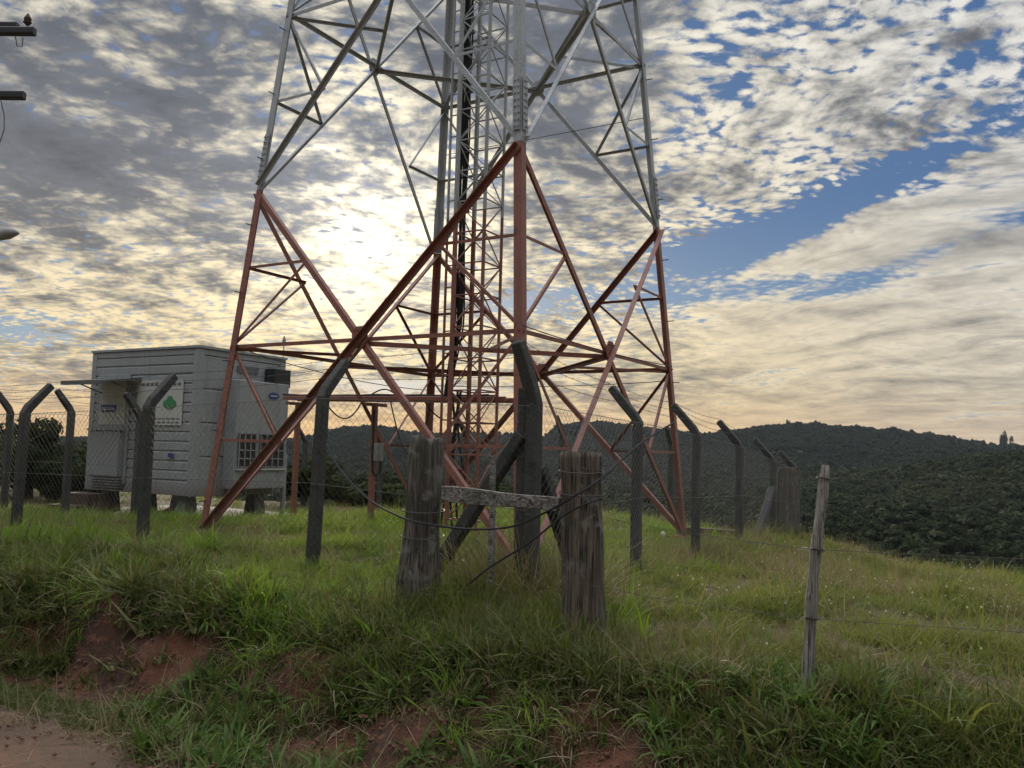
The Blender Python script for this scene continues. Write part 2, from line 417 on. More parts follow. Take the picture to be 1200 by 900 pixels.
def leaf_mat(name, c1, c2, c3, trans=.35, tip=None, spec=.18):
    def f(t, b):
        oi = t.node('ShaderNodeObjectInfo').outputs['Random']
        at = t.node('ShaderNodeAttribute', attribute_name='shade'); rnd = at.outputs['Fac']
        p = t.node('ShaderNodeNewGeometry').outputs['Position']
        big = t.noise(p, .9, 4, .6)
        c = t.mix(oi, c1, c2); c = t.mix(t.ss(rnd, .55, 1.0), c, c3)
        c = t.mix(t.m('MULTIPLY', t.ss(big, .45, .62), .55), c, tip or c2)
        t.l.new(c, b.inputs['Base Color']); b.inputs['Roughness'].default_value = .62 if spec > .1 else 1.0
        b.inputs['Specular IOR Level'].default_value = spec
        tr = t.node('ShaderNodeBsdfTranslucent'); t.l.new(t.mix(1.0, c, (1.25, 1.3, .7), 'MULTIPLY'), tr.inputs[0])
        ms = t.node('ShaderNodeMixShader'); ms.inputs[0].default_value = trans
        t.l.new(b.outputs[0], ms.inputs[1]); t.l.new(tr.outputs[0], ms.inputs[2]); t.l.new(ms.outputs[0], t.out.inputs[0])
    return mat(name, f)
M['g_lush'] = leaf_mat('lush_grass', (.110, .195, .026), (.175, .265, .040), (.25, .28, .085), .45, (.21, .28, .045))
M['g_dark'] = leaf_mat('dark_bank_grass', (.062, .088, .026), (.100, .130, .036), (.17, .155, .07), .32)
M['g_field'] = leaf_mat('field_grass', (.115, .150, .034), (.175, .200, .052), (.27, .24, .11), .4, (.18, .19, .055))
M['g_dry'] = leaf_mat('dry_straw', (.24, .185, .105), (.165, .125, .075), (.33, .28, .18), .25)
M['g_weed'] = leaf_mat('broad_weed', (.062, .115, .026), (.09, .150, .034), (.12, .17, .04), .32)
M['g_blue'] = leaf_mat('blue_green_leaf', (.09, .14, .11), (.11, .17, .13), (.14, .19, .15), .25)
M['flower'] = leaf_mat('white_seed_head', (.55, .55, .47), (.62, .62, .55), (.5, .5, .4), .3)
def f_crown(t, b):
    oi = t.node('ShaderNodeObjectInfo').outputs['Random']
    p = t.node('ShaderNodeNewGeometry').outputs['Position']
    n = t.noise(p, .55, 6, .7); n2 = t.noise(p, 2.2, 5, .75); n3 = t.noise(p, .006, 4, .6)
    c = t.mix(oi, (.014, .025, .010), (.056, .076, .024))
    c = t.mix(t.ss(n, .42, .62), c, (.036, .052, .020)); c = t.mix(t.m('MULTIPLY', t.ss(n2, .52, .62), .7), c, (.078, .098, .036))
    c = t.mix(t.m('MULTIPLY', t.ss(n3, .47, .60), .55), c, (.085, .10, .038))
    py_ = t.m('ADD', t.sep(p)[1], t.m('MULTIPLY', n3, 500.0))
    c = t.mix(t.m('MULTIPLY', t.ss(py_, 760, 980), .75), c, (.020, .030, .018))          # crown colour darkens with distance, towards the far ridge
    t.l.new(c, b.inputs['Base Color']); b.inputs['Roughness'].default_value = .9; b.inputs['Specular IOR Level'].default_value = .1
    bump(t, b, t.m('ADD', n, n2), 1.0, 1.2)
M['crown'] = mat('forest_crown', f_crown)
def flat(name, c, rough=.6, var=.15, sc=12, metal=0.0):
    def f(t, b):
        n = t.noise(obj_c(t), sc, 5, .6)
        t.l.new(t.mix(n, [q*(1-var) for q in c], [min(1, q*(1+var)) for q in c]), b.inputs['Base Color'])
        b.inputs['Roughness'].default_value = rough; b.inputs['Metallic'].default_value = metal
        bump(t, b, n, .15, .003)
    return mat(name, f)

# ------------------------------------------------------------------ ground sheet, road
def grid_mesh(name, X, Y, Z, material, smooth=True):
    nr, nc = X.shape
    vs = np.stack([X, Y, Z], -1).reshape(-1, 3)
    idx = np.arange(nr*nc).reshape(nr, nc)
    q = np.stack([idx[:-1, :-1], idx[:-1, 1:], idx[1:, 1:], idx[1:, :-1]], -1).reshape(-1, 4)
    me = bpy.data.meshes.new(name)
    me.vertices.add(len(vs)); me.vertices.foreach_set('co', vs.ravel())
    me.loops.add(q.size); me.loops.foreach_set('vertex_index', q.ravel())
    me.polygons.add(len(q)); me.polygons.foreach_set('loop_start', np.arange(0, q.size, 4)); me.polygons.foreach_set('loop_total', np.full(len(q), 4))
    if smooth: me.polygons.foreach_set('use_smooth', np.ones(len(q), bool))
    me.update(); me.validate(); me.materials.append(material)
    o = bpy.data.objects.new(name, me); COL.objects.link(o); return o
front = np.linspace(math.radians(-48), math.radians(48), 620)
back = np.linspace(math.radians(48), math.radians(312), 130)[1:]
azs = np.concatenate([front, back])
rs = np.concatenate([[.02], np.geomspace(.6, 2200, 600)])
A_, R_ = np.meshgrid(azs, rs)
# clockwise azimuth -> flip so that faces look up
X_ = R_*np.sin(A_); Y_ = R_*np.cos(A_)
structure(grid_mesh('ground', X_[:, ::-1], Y_[:, ::-1], H(X_, Y_)[:, ::-1], M['ground']))
# dirt road
av = np.linspace(-60, 40, 1000); bv = np.linspace(0, 1, 60)
AA, TT = np.meshgrid(av, bv)
edge_hi = 3.10+.16*fbm(AA*.9, AA*0+1, 4, 71)+.05*fbm(AA*6, AA*0, 3, 72); edge_lo = -2.6+.2*fbm(AA*.7, AA*0+5, 3, 73)
BB = edge_lo+(edge_hi-edge_lo)*TT
RX, RY = xy(AA, BB)
edge = np.minimum(TT, 1-TT)
RZ = H(RX, RY)+.012*S(edge/.04)+.004
structure(grid_mesh('dirt_road', RX, RY, RZ, M['road']))

# ------------------------------------------------------------------ lattice tower
TC = Vector((-.6295, 11.3988, 0)); TH = .2435; S0 = 3.2107; KT = .1095; Z0 = .55
def leg_pt(i, z):        # 0 near, 1 right, 2 far, 3 left
    s = S0-KT*(z-Z0); a, b = ((0, -1), (1, 0), (0, 1), (-1, 0))[i]
    return Vector((TC.x+s*(a*math.cos(TH)-b*math.sin(TH)), TC.y+s*(a*math.sin(TH)+b*math.cos(TH)), z))
LV = [.55, 4.86, 9.15, 13.3]
tower = empty('lattice_tower', (TC.x, TC.y, Z0), 'tall four-legged steel lattice mast, red lower stage and pale grey above', 'telecom tower')
names4 = ['nearest', 'right', 'far', 'left']
for i in range(4):
    j = (i+1) % 4; k = (i-1) % 4
    n1 = (leg_pt(j, 5)-leg_pt(i, 5)).normalized(); n2 = (leg_pt(k, 5)-leg_pt(i, 5)).normalized()
    for p in range(3):
        za, zb = LV[p], LV[p+1]
        if p == 0: za -= .25
        m = MB(); m.angle(leg_pt(i, za), leg_pt(i, zb-.004), .096, .014, n1, n2)
        nm = 'red' if p == 0 else 'grey'
        lg = m.build('leg', M[nm], tower, label=('red' if p == 0 else 'pale grey')+' lower leg length' if p == 0 else None)
        # splice plates with bolts above and below the joint
        zs = za+.42 if p else None
        if p:
            q = MB()
            for (u, v) in ((n1, n2), (n2, n1)):
                base = leg_pt(i, zs-.30)-v*.012; top = leg_pt(i, zs+.30)-v*.012
                d = (top-base).normalized(); c = base+u*.012
                q.box(c, u, -v, d, .080, .010, .60)
                for bz in range(8):
                    for bu in (.026, .066):
                        cc = base+u*bu-v*.010+d*(.04+bz*.074)
                        q.tube([cc, cc-v*.016], .011, 6)
            q.build('splice_plate', M['grey'], lg)
    # step bolts on the outer legs
    if i in (1, 3):
        zz = .95
        while zz < 7.4:
            c = leg_pt(i, zz); side = n2 if i == 1 else n1; oth = n1 if i == 1 else n2
            q = MB(); q.tube([c+side*.03, c+side*.03-oth*.10], .007, 6); q.build('step_bolt', M['wire'], tower)
            zz += .86
    # base plate and concrete footing
    b0 = leg_pt(i, Z0-.02)
    q = MB(); q.box(b0-n1*.12-n2*.12, n1, n2, (0, 0, 1), .34, .34, .02); q.build('base_plate', M['red'], tower)
def face(i, p):
    j = (i+1) % 4; za, zb = LV[p], LV[p+1]
    A0, A1, B0, B1 = leg_pt(i, za), leg_pt(i, zb), leg_pt(j, za), leg_pt(j, zb)
    wb = (A0-B0).length; wt = (A1-B1).length; t = wb/(wb+wt)
    C = A0.lerp(B1, t)
    out = ((A0+B0)/2-Vector((TC.x, TC.y, za))); out.z = 0; out.normalize()
    h = (B0-A0).normalized()
    mt = M['red'] if p == 0 else M['grey']
    zr = C.z; Ar, Br = leg_pt(i, zr), leg_pt(j, zr)
    big = .068 if p == 0 else .056
    # the two main diagonals of the X, one set just outside the other
    for (P0, P1, off) in ((A0, B1, .020), (B0, A1, -.012)):
        o = out*off; d = (P1-P0).normalized(); nn = d.cross(out).normalized()
        if nn.z < 0: nn = -nn
        P0 = P0+d*.06; P1 = P1-d*.05
        m = MB(); m.angle(P0+o, P1+o, big, .010, -nn, out if off > 0 else -out); m.build('diagonal_brace', mt, tower)
    # ring girts at the crossing
    for (P0, P1) in ((Ar, C), (C, Br)):
        m = MB(); d = (P1-P0).normalized(); m.angle(P0-out*.035, P1-out*.035, .046, .007, Vector((0, 0, -1)), -out); m.build('horizontal_girt', mt, tower)
    # secondary braces
    for (L0, L1, Lr) in ((A0, A1, Ar), (B0, B1, Br)):
        for (E, zq) in ((L1, (zr+zb)/2), (L0, (zr+za)/2)):
            dq = E.lerp(C, .5); leg = A0.lerp(A1, (zq-za)/(zb-za)) if L0 is A0 else B0.lerp(B1, (zq-za)/(zb-za))
            leg = leg_pt(i if L0 is A0 else j, zq)
            for (s0, s1) in ((leg, dq), (Lr, dq)):
                m = MB(); m.angle(s0-out*.022, s1-out*.022, .034, .005, Vector((0, 0, -1)) if abs((s1-s0).normalized().z) < .9 else h, -out)
                m.build('secondary_brace', mt, tower)
    # gusset plate
    u = h; w_ = .11
    q = MB(); pr = [(-w_, -w_*.45), (-w_*.5, -w_*1.1), (w_*.5, -w_*1.1), (w_, -w_*.45), (w_, w_*.45), (w_*.5, w_*1.1), (-w_*.5, w_*1.1), (-w_, w_*.45)]
    q.prism(C-out*.002, C+out*.012, pr, u, Vector((0, 0, 1)))
    for bx in (-.08, -.03, .03, .08):
        for bz in (-.08, .08):
            cc = C+u*bx+Vector((0, 0, bz))+out*.012; q.tube([cc, cc+out*.014], .010, 6)
    q.build('gusset_plate', mt, tower)
    return C
for p in range(3):
    cs_ = [face(i, p) for i in range(4)]
    for i in range(4):
        m = MB(); a_, b_ = cs_[i], cs_[(i+1) % 4]; m.angle(a_-Vector((0, 0, .04)), b_-Vector((0, 0, .04)), .055, .008, Vector((0, 0, -1)), (Vector((TC.x, TC.y, a_.z))-a_).normalized())
        m.build('plan_brace', M['red'] if p == 0 else M['grey'], tower)
        md_ = (a_+b_)/2-Vector((0, 0, .04)); lg_ = leg_pt((i+1) % 4, a_.z-.04)
        m = MB(); m.angle(md_, lg_, .036, .006, Vector((0, 0, -1)), (b_-a_).normalized()); m.build('plan_strut', M['red'] if p == 0 else M['grey'], tower)
# thin guard wires strung between the legs
for (i, j, z, s) in ((3, 2, 2.62, .10), (2, 1, 2.70, .05), (0, 1, 2.9, .04), (2, 1, 6.45, .0)):
    a_, b_ = leg_pt(i, z+.25 if i == 3 else z), leg_pt(j, z)
    q = MB(); q.tube([a_.lerp(b_, t)-Vector((0, 0, s*4*t*(1-t))) for t in np.linspace(0, 1, 9)], .006, 4)
    q.build('guard_wire', M['wire'], tower)
# concrete footings stand under the legs
for i in range(4):
    c = leg_pt(i, 0); g = G(c.x, c.y); q = MB()
    q.box(Vector((c.x, c.y, g-.35))-Vector((.867, -.499, 0))*.3-Vector((.499, .867, 0))*.3, (.867, -.499, 0), (.499, .867, 0), (0, 0, 1), .6, .6, max(.33, Z0-.024-g+.35))
    tag(q.build('concrete_footing', M['concrete'], bevel=.02), 'square concrete footing under the %s leg of the red tower' % names4[i], 'footing', 'concrete footings under the tower legs')

# ------------------------------------------------------------------ ladder mast with cables inside the tower
e1 = Vector((.867, -.499, 0)); e2 = Vector((.499, .867, 0)); UP = Vector((0, 0, 1))
MC = Vector((-.50, 11.45, 0)); mast = empty('cable_mast', (MC.x, MC.y, Z0), 'slim vertical ladder-like lattice column standing inside the tower, climbing to the top', 'cable ladder')
hw = .225
crn = [MC+e1*hw*sx+e2*hw*sy for sx, sy in ((-1, -1), (1, -1), (1, 1), (-1, 1))]
zt = 12.0
for n_, (c, r_) in enumerate(zip(crn, (.026, .020, .017, .026))):
    for (za, zb, mm) in ((Z0-.2, 4.8, 'red'), (4.8, zt, 'grey')):
        q = MB(); q.bar(Vector((c.x, c.y, za)), Vector((c.x, c.y, zb-.003)), r_*2, r_*2); q.build('upright', M[mm], mast)
step = .42; z = Z0+.2; k = 0
while z < zt-.5:
    mm = M['red'] if z < 4.8 else M['grey']
    for s_ in range(4):
        a_, b_ = crn[s_], crn[(s_+1) % 4]
        q = MB(); q.bar(Vector((a_.x, a_.y, z)), Vector((b_.x, b_.y, z)), .018, .018); q.build('rung', mm, mast) if s_ in (0, 2) else q.build('side_rung', mm, mast)
        if k % 2 == s_ % 2:
            q = MB(); q.bar(Vector((a_.x, a_.y, z)), Vector((b_.x, b_.y, z+step)), .014, .014); q.build('lacing_bar', mm, mast)
        else:
            q = MB(); q.bar(Vector((b_.x, b_.y, z)), Vector((a_.x, a_.y, z+step)), .014, .014); q.build('lacing_bar', mm, mast)
    z += step; k += 1
# safety climbing ladder on the left side of the mast
cl0 = MC-e1*.42-e2*.02
q = MB()
lad = empty('climbing_ladder', (cl0.x, cl0.y, Z0), 'narrow rung ladder running up left of the cable mast inside the tower', 'ladder')
for s_ in (-1, 1):
    c = cl0+e2*.0+e1*(.075*s_)
    for (za, zb, mm) in ((Z0-.1, 4.8, 'red'), (4.8, zt, 'grey')):
        q = MB(); q.bar(Vector((c.x, c.y, za)), Vector((c.x, c.y, zb-.003)), .030, .030); q.build('stile', M[mm], lad)
z = Z0+.3
while z < zt-.3:
    q = MB(); q.tube([Vector((cl0.x, cl0.y, z))-e1*.075, Vector((cl0.x, cl0.y, z))+e1*.075], .010, 6); q.build('rung', M['red'] if z < 4.8 else M['grey'], lad)
    z += .30
# feeder cables
bund = empty('feeder_cables', (MC.x, MC.y, Z0), 'bundle of thick black feeder cables clamped up the mast inside the tower', 'cables')
for n_ in range(9):
    ox = -.36+.026*(n_ % 5)+.01*random.random(); oy = .05+.045*(n_//5)
    base = MC+e1*ox+e2*oy
    pts = []; sw = random.uniform(-.12, .12)
    bx = random.uniform(-.45, -.15)
    for z in np.linspace(2.35, 12, 60):
        t = min(1, max(0, (z-2.35)/1.1)); t = t*t*(3-2*t)
        spread = (1-t)
        pts.append(Vector((base.x, base.y, z))+e1*(bx*.5*spread+.014*math.sin(z*1.7+n_))+e2*(.05*spread*math.sin(n_))+e1*.01*math.sin(z*3.1+n_*2))
    q = MB(); q.tube(pts, .013 if n_ % 3 else .019, 6); q.build('cable', M['black'], bund)
for z in np.arange(3.2, 12, .84):
    q = MB(); q.bar(Vector((MC.x, MC.y, z))-e1*.42+e2*.03, Vector((MC.x, MC.y, z))-e1*.18+e2*.03, .02, .03); q.build('clamp', M['wire'], bund)
# cables that drop to the ground beside the far leg
for n_ in range(5):
    p0 = MC+e1*(-.40+.05*n_)+e2*.06; pts = []
    for t in np.linspace(0, 1, 14):
        z = 2.45-t*1.9
        pts.append(Vector((p0.x, p0.y, z))+e1*(.06*math.sin(t*5+n_)-.05*t+(.22*t*t if n_ == 4 else 0))+e2*(-.1*math.sin(t*3.1)*(n_-2)*.3))
    q = MB(); q.tube(pts, .018, 6); q.build('cable', M['black'], bund)

# ------------------------------------------------------------------ cable bridge from the shelter to the mast
B0 = Vector((-3.62, 14.25, 2.42)); B1 = Vector((.0, 11.62, 2.34))
bd = (B1-B0).normalized(); bs = bd.cross(UP).normalized()
bridge = empty('cable_bridge', (-2.0, 12.7, .5), 'red horizontal cable tray on two thin posts between the grey shelter and the tower', 'cable tray')
for s_ in (-1, 1):
    q = MB(); q.bar(B0+bs*.15*s_, B1+bs*.15*s_, .05, .07); q.build('side_rail', M['red'], bridge)
L_ = (B1-B0).length; nb = 14
for n_ in range(nb):
    c = B0+bd*(L_*(n_+.5)/nb); q = MB(); q.bar(c-bs*.13, c+bs*.13, .03, .03); q.build('cross_bar', M['red'], bridge)
for (px_, f_) in ((342, .04), (430, .43)):
    c = B0+bd*L_*f_
    g = G(c.x, c.y)
    q = MB(); q.bar(Vector((c.x, c.y, g-.2)), c-UP*.06, .08, .08); q.bar(c-bs*.24-UP*.085, c+bs*.24-UP*.085, .05, .05); q.build('support_post', M['red'], bridge)
for n_ in range(5):
    q = MB(); off = -.10+.05*n_
    q.tube([B0+bd*(L_*t)+bs*off+UP*(.045+.014*math.sin(t*13+n_*2)) for t in np.linspace(-.02, .93, 40)], .015, 6); q.build('cable', M['black'], bridge)
# slack loops hanging under the tray
for (t0, t1, sag, sd_) in ((.20, .40, .32, .12), (.36, .52, -.16, -.1), (.52, .70, .85, .1), (.62, .80, .3, -.14)):
    q = MB(); q.tube([B0+bd*L_*(t0+(t1-t0)*t)+bs*sd_-UP*(sag*4*t*(1-t)*(.7+.5*t)) for t in np.linspace(0, 1, 18)], .011, 6); q.build('hanging_cable', M['black'], bridge)
# junction box and hooked conduit on the second support
c = B0+bd*L_*.43; q = MB(); q.bar(Vector((c.x+.09, c.y-.06, 1.45)), Vector((c.x+.09, c.y-.06, 1.72)), .14, .10); q.build('junction_box', M['steel'], bridge, bevel=.008)
q = MB(); q.tube([Vector((c.x, c.y-.06, 2.2)), Vector((c.x, c.y-.06, 1.45)), Vector((c.x+.01, c.y-.06, 1.30)), Vector((c.x+.06, c.y-.06, 1.22)), Vector((c.x+.12, c.y-.06, 1.28)), Vector((c.x+.13, c.y-.06, 1.5))], .016, 6); q.build('conduit', M['black'], bridge)

# ------------------------------------------------------------------ equipment shelter
CC = Vector((-5.45, 15.0, 0)); zB, zT = .73, 3.30; LA, LB = 2.87, 2.03
U = -e1; V = e2                                     # along the left (front) face, along the right face
gz = G(CC.x-1, CC.y+1)
sh = empty('equipment_shelter', (CC.x, CC.y, gz), 'grey ribbed metal equipment cabin raised on short piers behind the fence', 'equipment shelter')
def f_shel(t, b):
    p = obj_c(t); x, y, z = t.sep(p)
    n = t.noise(p, 1.8, 6, .6); dr = t.noise(t.v('MULTIPLY', p, (9, 9, .7)), 1, 6, .65); n3 = t.noise(p, 25, 5, .6)
    c = t.mix(n, (.235, .25, .26), (.33, .345, .35))
    c = t.mix(t.m('MULTIPLY', t.ss(dr, .48, .68), .55), c, (.20, .19, .165))
    c = t.mix(t.m('MULTIPLY', t.ss(n3, .58, .68), .6), c, (.12, .075, .045))
    c = t.mix(t.m('MULTIPLY', t.ss(t.m('ADD', z, t.m('MULTIPLY', n3, .5)), 1.32, .95), .6), c, (.13, .085, .06))
    t.l.new(c, b.inputs['Base Color']); b.inputs['Roughness'].default_value = .65; bump(t, b, dr, .2, .004)
M['shel'] = mat('aged_grey_cabin_paint', f_shel)
M['white'] = flat('chalky_white_panel', (.46, .46, .44), .6, .1)
M['dkgrey'] = flat('dark_grey_metal', (.12, .125, .13), .5, .2)
M['midgrey'] = flat('mid_grey_metal', (.27, .28, .29), .5, .15)
M['blackm'] = flat('black_grille', (.02, .02, .022), .5, .2)
M['blue'] = flat('blue_sign_paint', (.03, .05, .20), .5, .15)
M['green'] = flat('green_sign_paint', (.05, .22, .09), .5, .15)
M['brown'] = flat('rusty_brown_metal', (.07, .045, .032), .8, .3)
def siding(o, dirn, length, out_, z0, z1, nrib):
    """ribbed wall skin: horizontal bands with a lapped profile"""
    m = MB(); hz = (z1-z0)/nrib; prof = []
    for i in range(nrib):
        zz = z0+i*hz; prof += [(zz, .0), (zz+.010, .022), (zz+hz-.035, .022), (zz+hz-.012, .0)]
    prof.append((z1, 0.0))
    vs = []; fs = []
    for (zz, dd) in prof:
        vs += [Vector((o.x, o.y, zz))+out_*dd, Vector((o.x, o.y, zz))+dirn*length+out_*dd]
    for i in range(len(prof)-1): fs.append((2*i, 2*i+1, 2*i+3, 2*i+2))
    m.add(vs, fs); return m
# body core
m = MB(); m.box(Vector((CC.x, CC.y, zB+.03))+U*.03+V*.03, U, V, UP, LA-.06, LB-.06, zT-zB-.08); m.build('wall', M['shel'], sh)
m = siding(CC+U*.08, U, LA-.16, -V, zB+.10, zT-.10, 14); m.build('front_cladding', M['shel'], sh)
m = siding(CC+V*.08, V, LB-.16, -U, zB+.10, zT-.10, 4); m.build('side_cladding', M['shel'], sh)
# corner posts and rails
q = MB()
for (pu, pv) in ((0, 0), (LA, 0), (0, LB), (LA, LB)):
    c = CC+U*pu+V*pv; sgu = 1 if pu == 0 else -1; sgv = 1 if pv == 0 else -1
    q.box(Vector((c.x, c.y, zB))-U*.03*sgu-V*.03*sgv, U*sgu, V*sgv, UP, .13, .13, zT-zB)
for zz in (zB, zT-.11):
    for (p0, d, l, o_) in ((CC, U, LA, -V), (CC, V, LB, -U), (CC+V*LB, U, LA, V), (CC+U*LA, V, LB, U)):
        s0 = Vector((p0.x, p0.y, zz+.003))+d*.105+o_*.026
        q.box(s0, d, -o_, UP, l-.21, .1, .104)
q.build('frame', M['shel'], sh, bevel=.006)
m = MB(); rc = CC+U*LA/2+V*LB/2
vs = []
for (su, sv) in ((-1, -1), (1, -1), (1, 1), (-1, 1)): vs.append(Vector((rc.x, rc.y, zT+.003))+U*su*(LA/2+.05)+V*sv*(LB/2+.05))
for (su, sv) in ((-1, -1), (1, -1), (1, 1), (-1, 1)): vs.append(Vector((rc.x, rc.y, zT+.045))+U*su*(LA/2+.05)+V*sv*(LB/2+.05))
vs.append(Vector((rc.x, rc.y, zT+.10)))
m.add(vs, [(0, 1, 5, 4), (1, 2, 6, 5), (2, 3, 7, 6), (3, 0, 4, 7), (4, 5, 8), (5, 6, 8), (6, 7, 8), (7, 4, 8), (3, 2, 1, 0)]); m.build('roof', M['shel'], sh)
def fr(u, z, w, h, d, d0=.03):          # box on the front face: u from the near corner
    q = MB(); q.box(Vector((CC.x, CC.y, z))+U*u-V*(d0+d), U, V, UP, w, d, h); return q
def sd2(v, z, w, h, d, d0=.03):         # box on the right face
    q = MB(); q.box(Vector((CC.x, CC.y, z))+V*v-U*(d0+d), V, U, UP, w, d, h); return q
door = fr(1.72, zB+.14, .92, 2.0, .03).build('door', M['shel'], sh, bevel=.006)
fr(1.80, zB+1.22, .74, .80, .012, .062).build('panel', M['white'], door)
q = MB(); q.box(Vector((CC.x, CC.y, zB+1.45))+U*2.06-V*.088, U, V, UP, .42, .012, .13); q.build('sign', M['blue'], door, label='small dark blue sign with pale lettering')
q = MB()
for k_ in range(7): q.box(Vector((CC.x, CC.y, zB+1.485))+U*(2.10+k_*.052)-V*.092, U, V, UP, .03, .003, .06)
q.build('sign_lettering', M['white'], door)
q = MB(); q.tube([Vector((CC.x, CC.y, zB+1.0))+U*1.80-V*.08, Vector((CC.x, CC.y, zB+1.0))+U*1.80-V*.13, Vector((CC.x, CC.y, zB+1.16))+U*1.80-V*.13], .012, 6); q.build('handle', M['dkgrey'], door)
q = MB(); q.box(Vector((CC.x, CC.y, zB+.28))+U*1.80-V*.17, U, V, UP, .86, .11, .82); q.build('meter_box', M['midgrey'], sh, bevel=.012)
q = MB(); q.box(Vector((CC.x, CC.y, zB+1.11))+U*1.76-V*.20, U, V, UP, .94, .16, .03)
for k_ in range(5): q.box(Vector((CC.x, CC.y, zB+.02+k_*.05))+U*1.78-V*.15, U, V, UP, .90, .09, .02)
q.build('louvre', M['shel'], sh)
# awning over the door
q = MB()
aw = Vector((CC.x, CC.y, 2.80))+U*1.42
q.prism(aw-V*.05, aw+U*1.15-V*.05, [(0, 0), (-.8, -.10), (-.8, -.17), (-.72, -.17), (-.70, -.125), (0, -.05)], V, UP)
q.build('awning', M['dkgrey'], sh)
q = MB()
for u_ in (1.5, 2.5):
    q.tube([Vector((CC.x, CC.y, 2.52))+U*u_-V*.03, Vector((CC.x, CC.y, 2.70))+U*u_-V*.62], .012, 6)
q.build('awning_strut', M['dkgrey'], sh)
# white signboard with green emblem
sg = fr(.30, zB+1.22, 1.22, .80, .015).build('signboard', M['white'], sh, label='white signboard with green clover-like emblem')
q = MB()
for (ou, oz, r_) in ((-.085, 0, .085), (.085, 0, .085), (0, .075, .08), (0, -.055, .06)):
    c = Vector((CC.x, CC.y, zB+1.60+oz))+U*(.62+ou)-V*(.049+.003*abs(ou*20)+.002*(oz > 0)+.001*(oz < 0))
    pr = [(r_*math.cos(a_), r_*math.sin(a_)*.8) for a_ in np.linspace(0, 6.283, 17)[:-1]]
    q.prism(c, c-V*.006, pr, U, UP)
q.build('emblem', M['green'], sg)
q = MB()
for r0, n0 in ((.70, 9), (.10, 8), (.035, 8)):
    for k_ in range(n0):
        q.box(Vector((CC.x, CC.y, zB+1.22+r0))+U*(.36+k_*.12)-V*.049, U, V, UP, .085, .004, .028 if r0 < .5 else .05)
q.build('lettering', M['dkgrey'], sg)
q = MB(); c = Vector((CC.x, CC.y, zB+.66))+U*.45-V*.056; q.box(c, U, V, UP, .14, .006, .07); q.build('sticker', M['blue'], sh)
# wall-mounted air conditioner with grilles on the right face
ac = sd2(.62, zB+.12, 1.25, 1.95, .30).build('air_conditioner', M['shel'], sh, bevel=.012)
q = MB(); c = Vector((CC.x, CC.y, zB+1.83))+V*1.48-U*.333
q.prism(c, c-U*.006, [(.13*math.cos(a_), .065*math.sin(a_)) for a_ in np.linspace(0, 6.283, 21)[:-1]], V, UP); q.build('oval_badge', M['blue'], ac)
q = MB(); q.box(c-V*.08-U*.0075-UP*.012, V, U, UP, .16, .002, .022); q.build('badge_lettering', M['white'], ac)
q = MB(); g0 = Vector((CC.x, CC.y, zB+.52))+V*.68-U*.345
q.box(g0, V, U, UP, .40, .012, .60); q.box(g0+V*.50, V, U, UP, .60, .012, .60); q.build('grille', M['blackm'], ac)
q = MB()
for (v0, w0) in ((0, .40), (.50, .60)):
    for k_ in range(5): q.box(g0+V*(v0-.01)-U*.016+UP*(-.012+.15*k_), V, U, UP, w0+.02, .014, .018)
    nv = int(w0/.13)
    for k_ in range(nv+1): q.box(g0+V*(v0+k_*w0/nv-.008)-U*.031+UP*(-.01), V, U, UP, .014, .014, .62)
q.build('grille_frame', M['midgrey'], ac)
q = MB(); q.box(g0-V*.03+UP*(-.06)-U*.02, V, U, UP, 1.2, .05, .03); q.build('grille_sill', M['white'], ac)
q = sd2(1.52, zT-.56, .42, .34, .26); q.build('vent_hood', M['blackm'], sh, bevel=.01)
q = sd2(.85, zT-.34, .5, .12, .02, .03); q.build('vent', M['dkgrey'], sh)
q = MB(); c = Vector((CC.x, CC.y, zT))+V*(LB-.02)-U*.0
q.tube([c+UP*.04, c+UP*.42], .010, 6); q.tube([c+UP*.34, c+UP*.39, c+UP*.47], [.035, .035, .008], 8); q.build('antenna_rod', M['steel'], sh)
# conduit beside the right edge
c = CC+V*(LB+.02)-U*.12; q = MB(); q.tube([Vector((c.x, c.y, z)) for z in (gz, 1.45)]+[Vector((c.x, c.y, 1.60))-V*.1, Vector((c.x, c.y, 1.66))-V*.3], .05, 8); q.build('conduit', M['midgrey'], sh)
# piers, tie-downs and step box
for (pu, pv) in ((.35, .2), (2.45, .2), (.35, 1.8), (2.45, 1.8), (1.4, .2)):
    c = CC+U*pu+V*pv; q = MB(); g = G(c.x, c.y)
    q.prism(Vector((c.x, c.y, g-.2)), Vector((c.x, c.y, zB+.03)), [(-.17, -.17), (.17, -.17), (.17, .17), (-.17, .17)], U, V, .6); q.build('pier', M['dkgrey'], sh)
c = CC+U*2.1-V*.5; g = G(c.x, c.y)
q = MB(); q.box(Vector((c.x, c.y, g-.1)), U, V, UP, .72, .45, zB-g+.06); q.box(Vector((c.x, c.y, g-.1))-V*.3, U, V, UP, .72, .297, (zB-g)*.5+.1)
tag(q.build('step_box', M['brown'], bevel=.01), 'brown boxy steps on the ground below the shelter door', 'steps')
# slab under the shelter
q = MB(); g = min(G(*(CC+U*u_+V*v_).xy) for u_ in (0, 2.9) for v_ in (0, 2)); q.box(Vector((CC.x, CC.y, g-.2))-U*.25-V*.35, U, V, UP, 3.4, 2.8, .30); tag(q.build('foundation_slab', M['pad'], bevel=.02), 'low pale concrete slab under the raised grey shelter', 'slab')
q = MB(); c0 = CC+V*.1-U*.5
q.tube([Vector((c0.x, c0.y, .72)), Vector((c0.x, c0.y, .5))-U*.12-V*.5], .012, 6); q.tube([Vector((c0.x, c0.y, .72)), Vector((c0.x, c0.y, .5))+U*.12-V*.3], .012, 6); q.build('tie_rod', M['white'], sh)

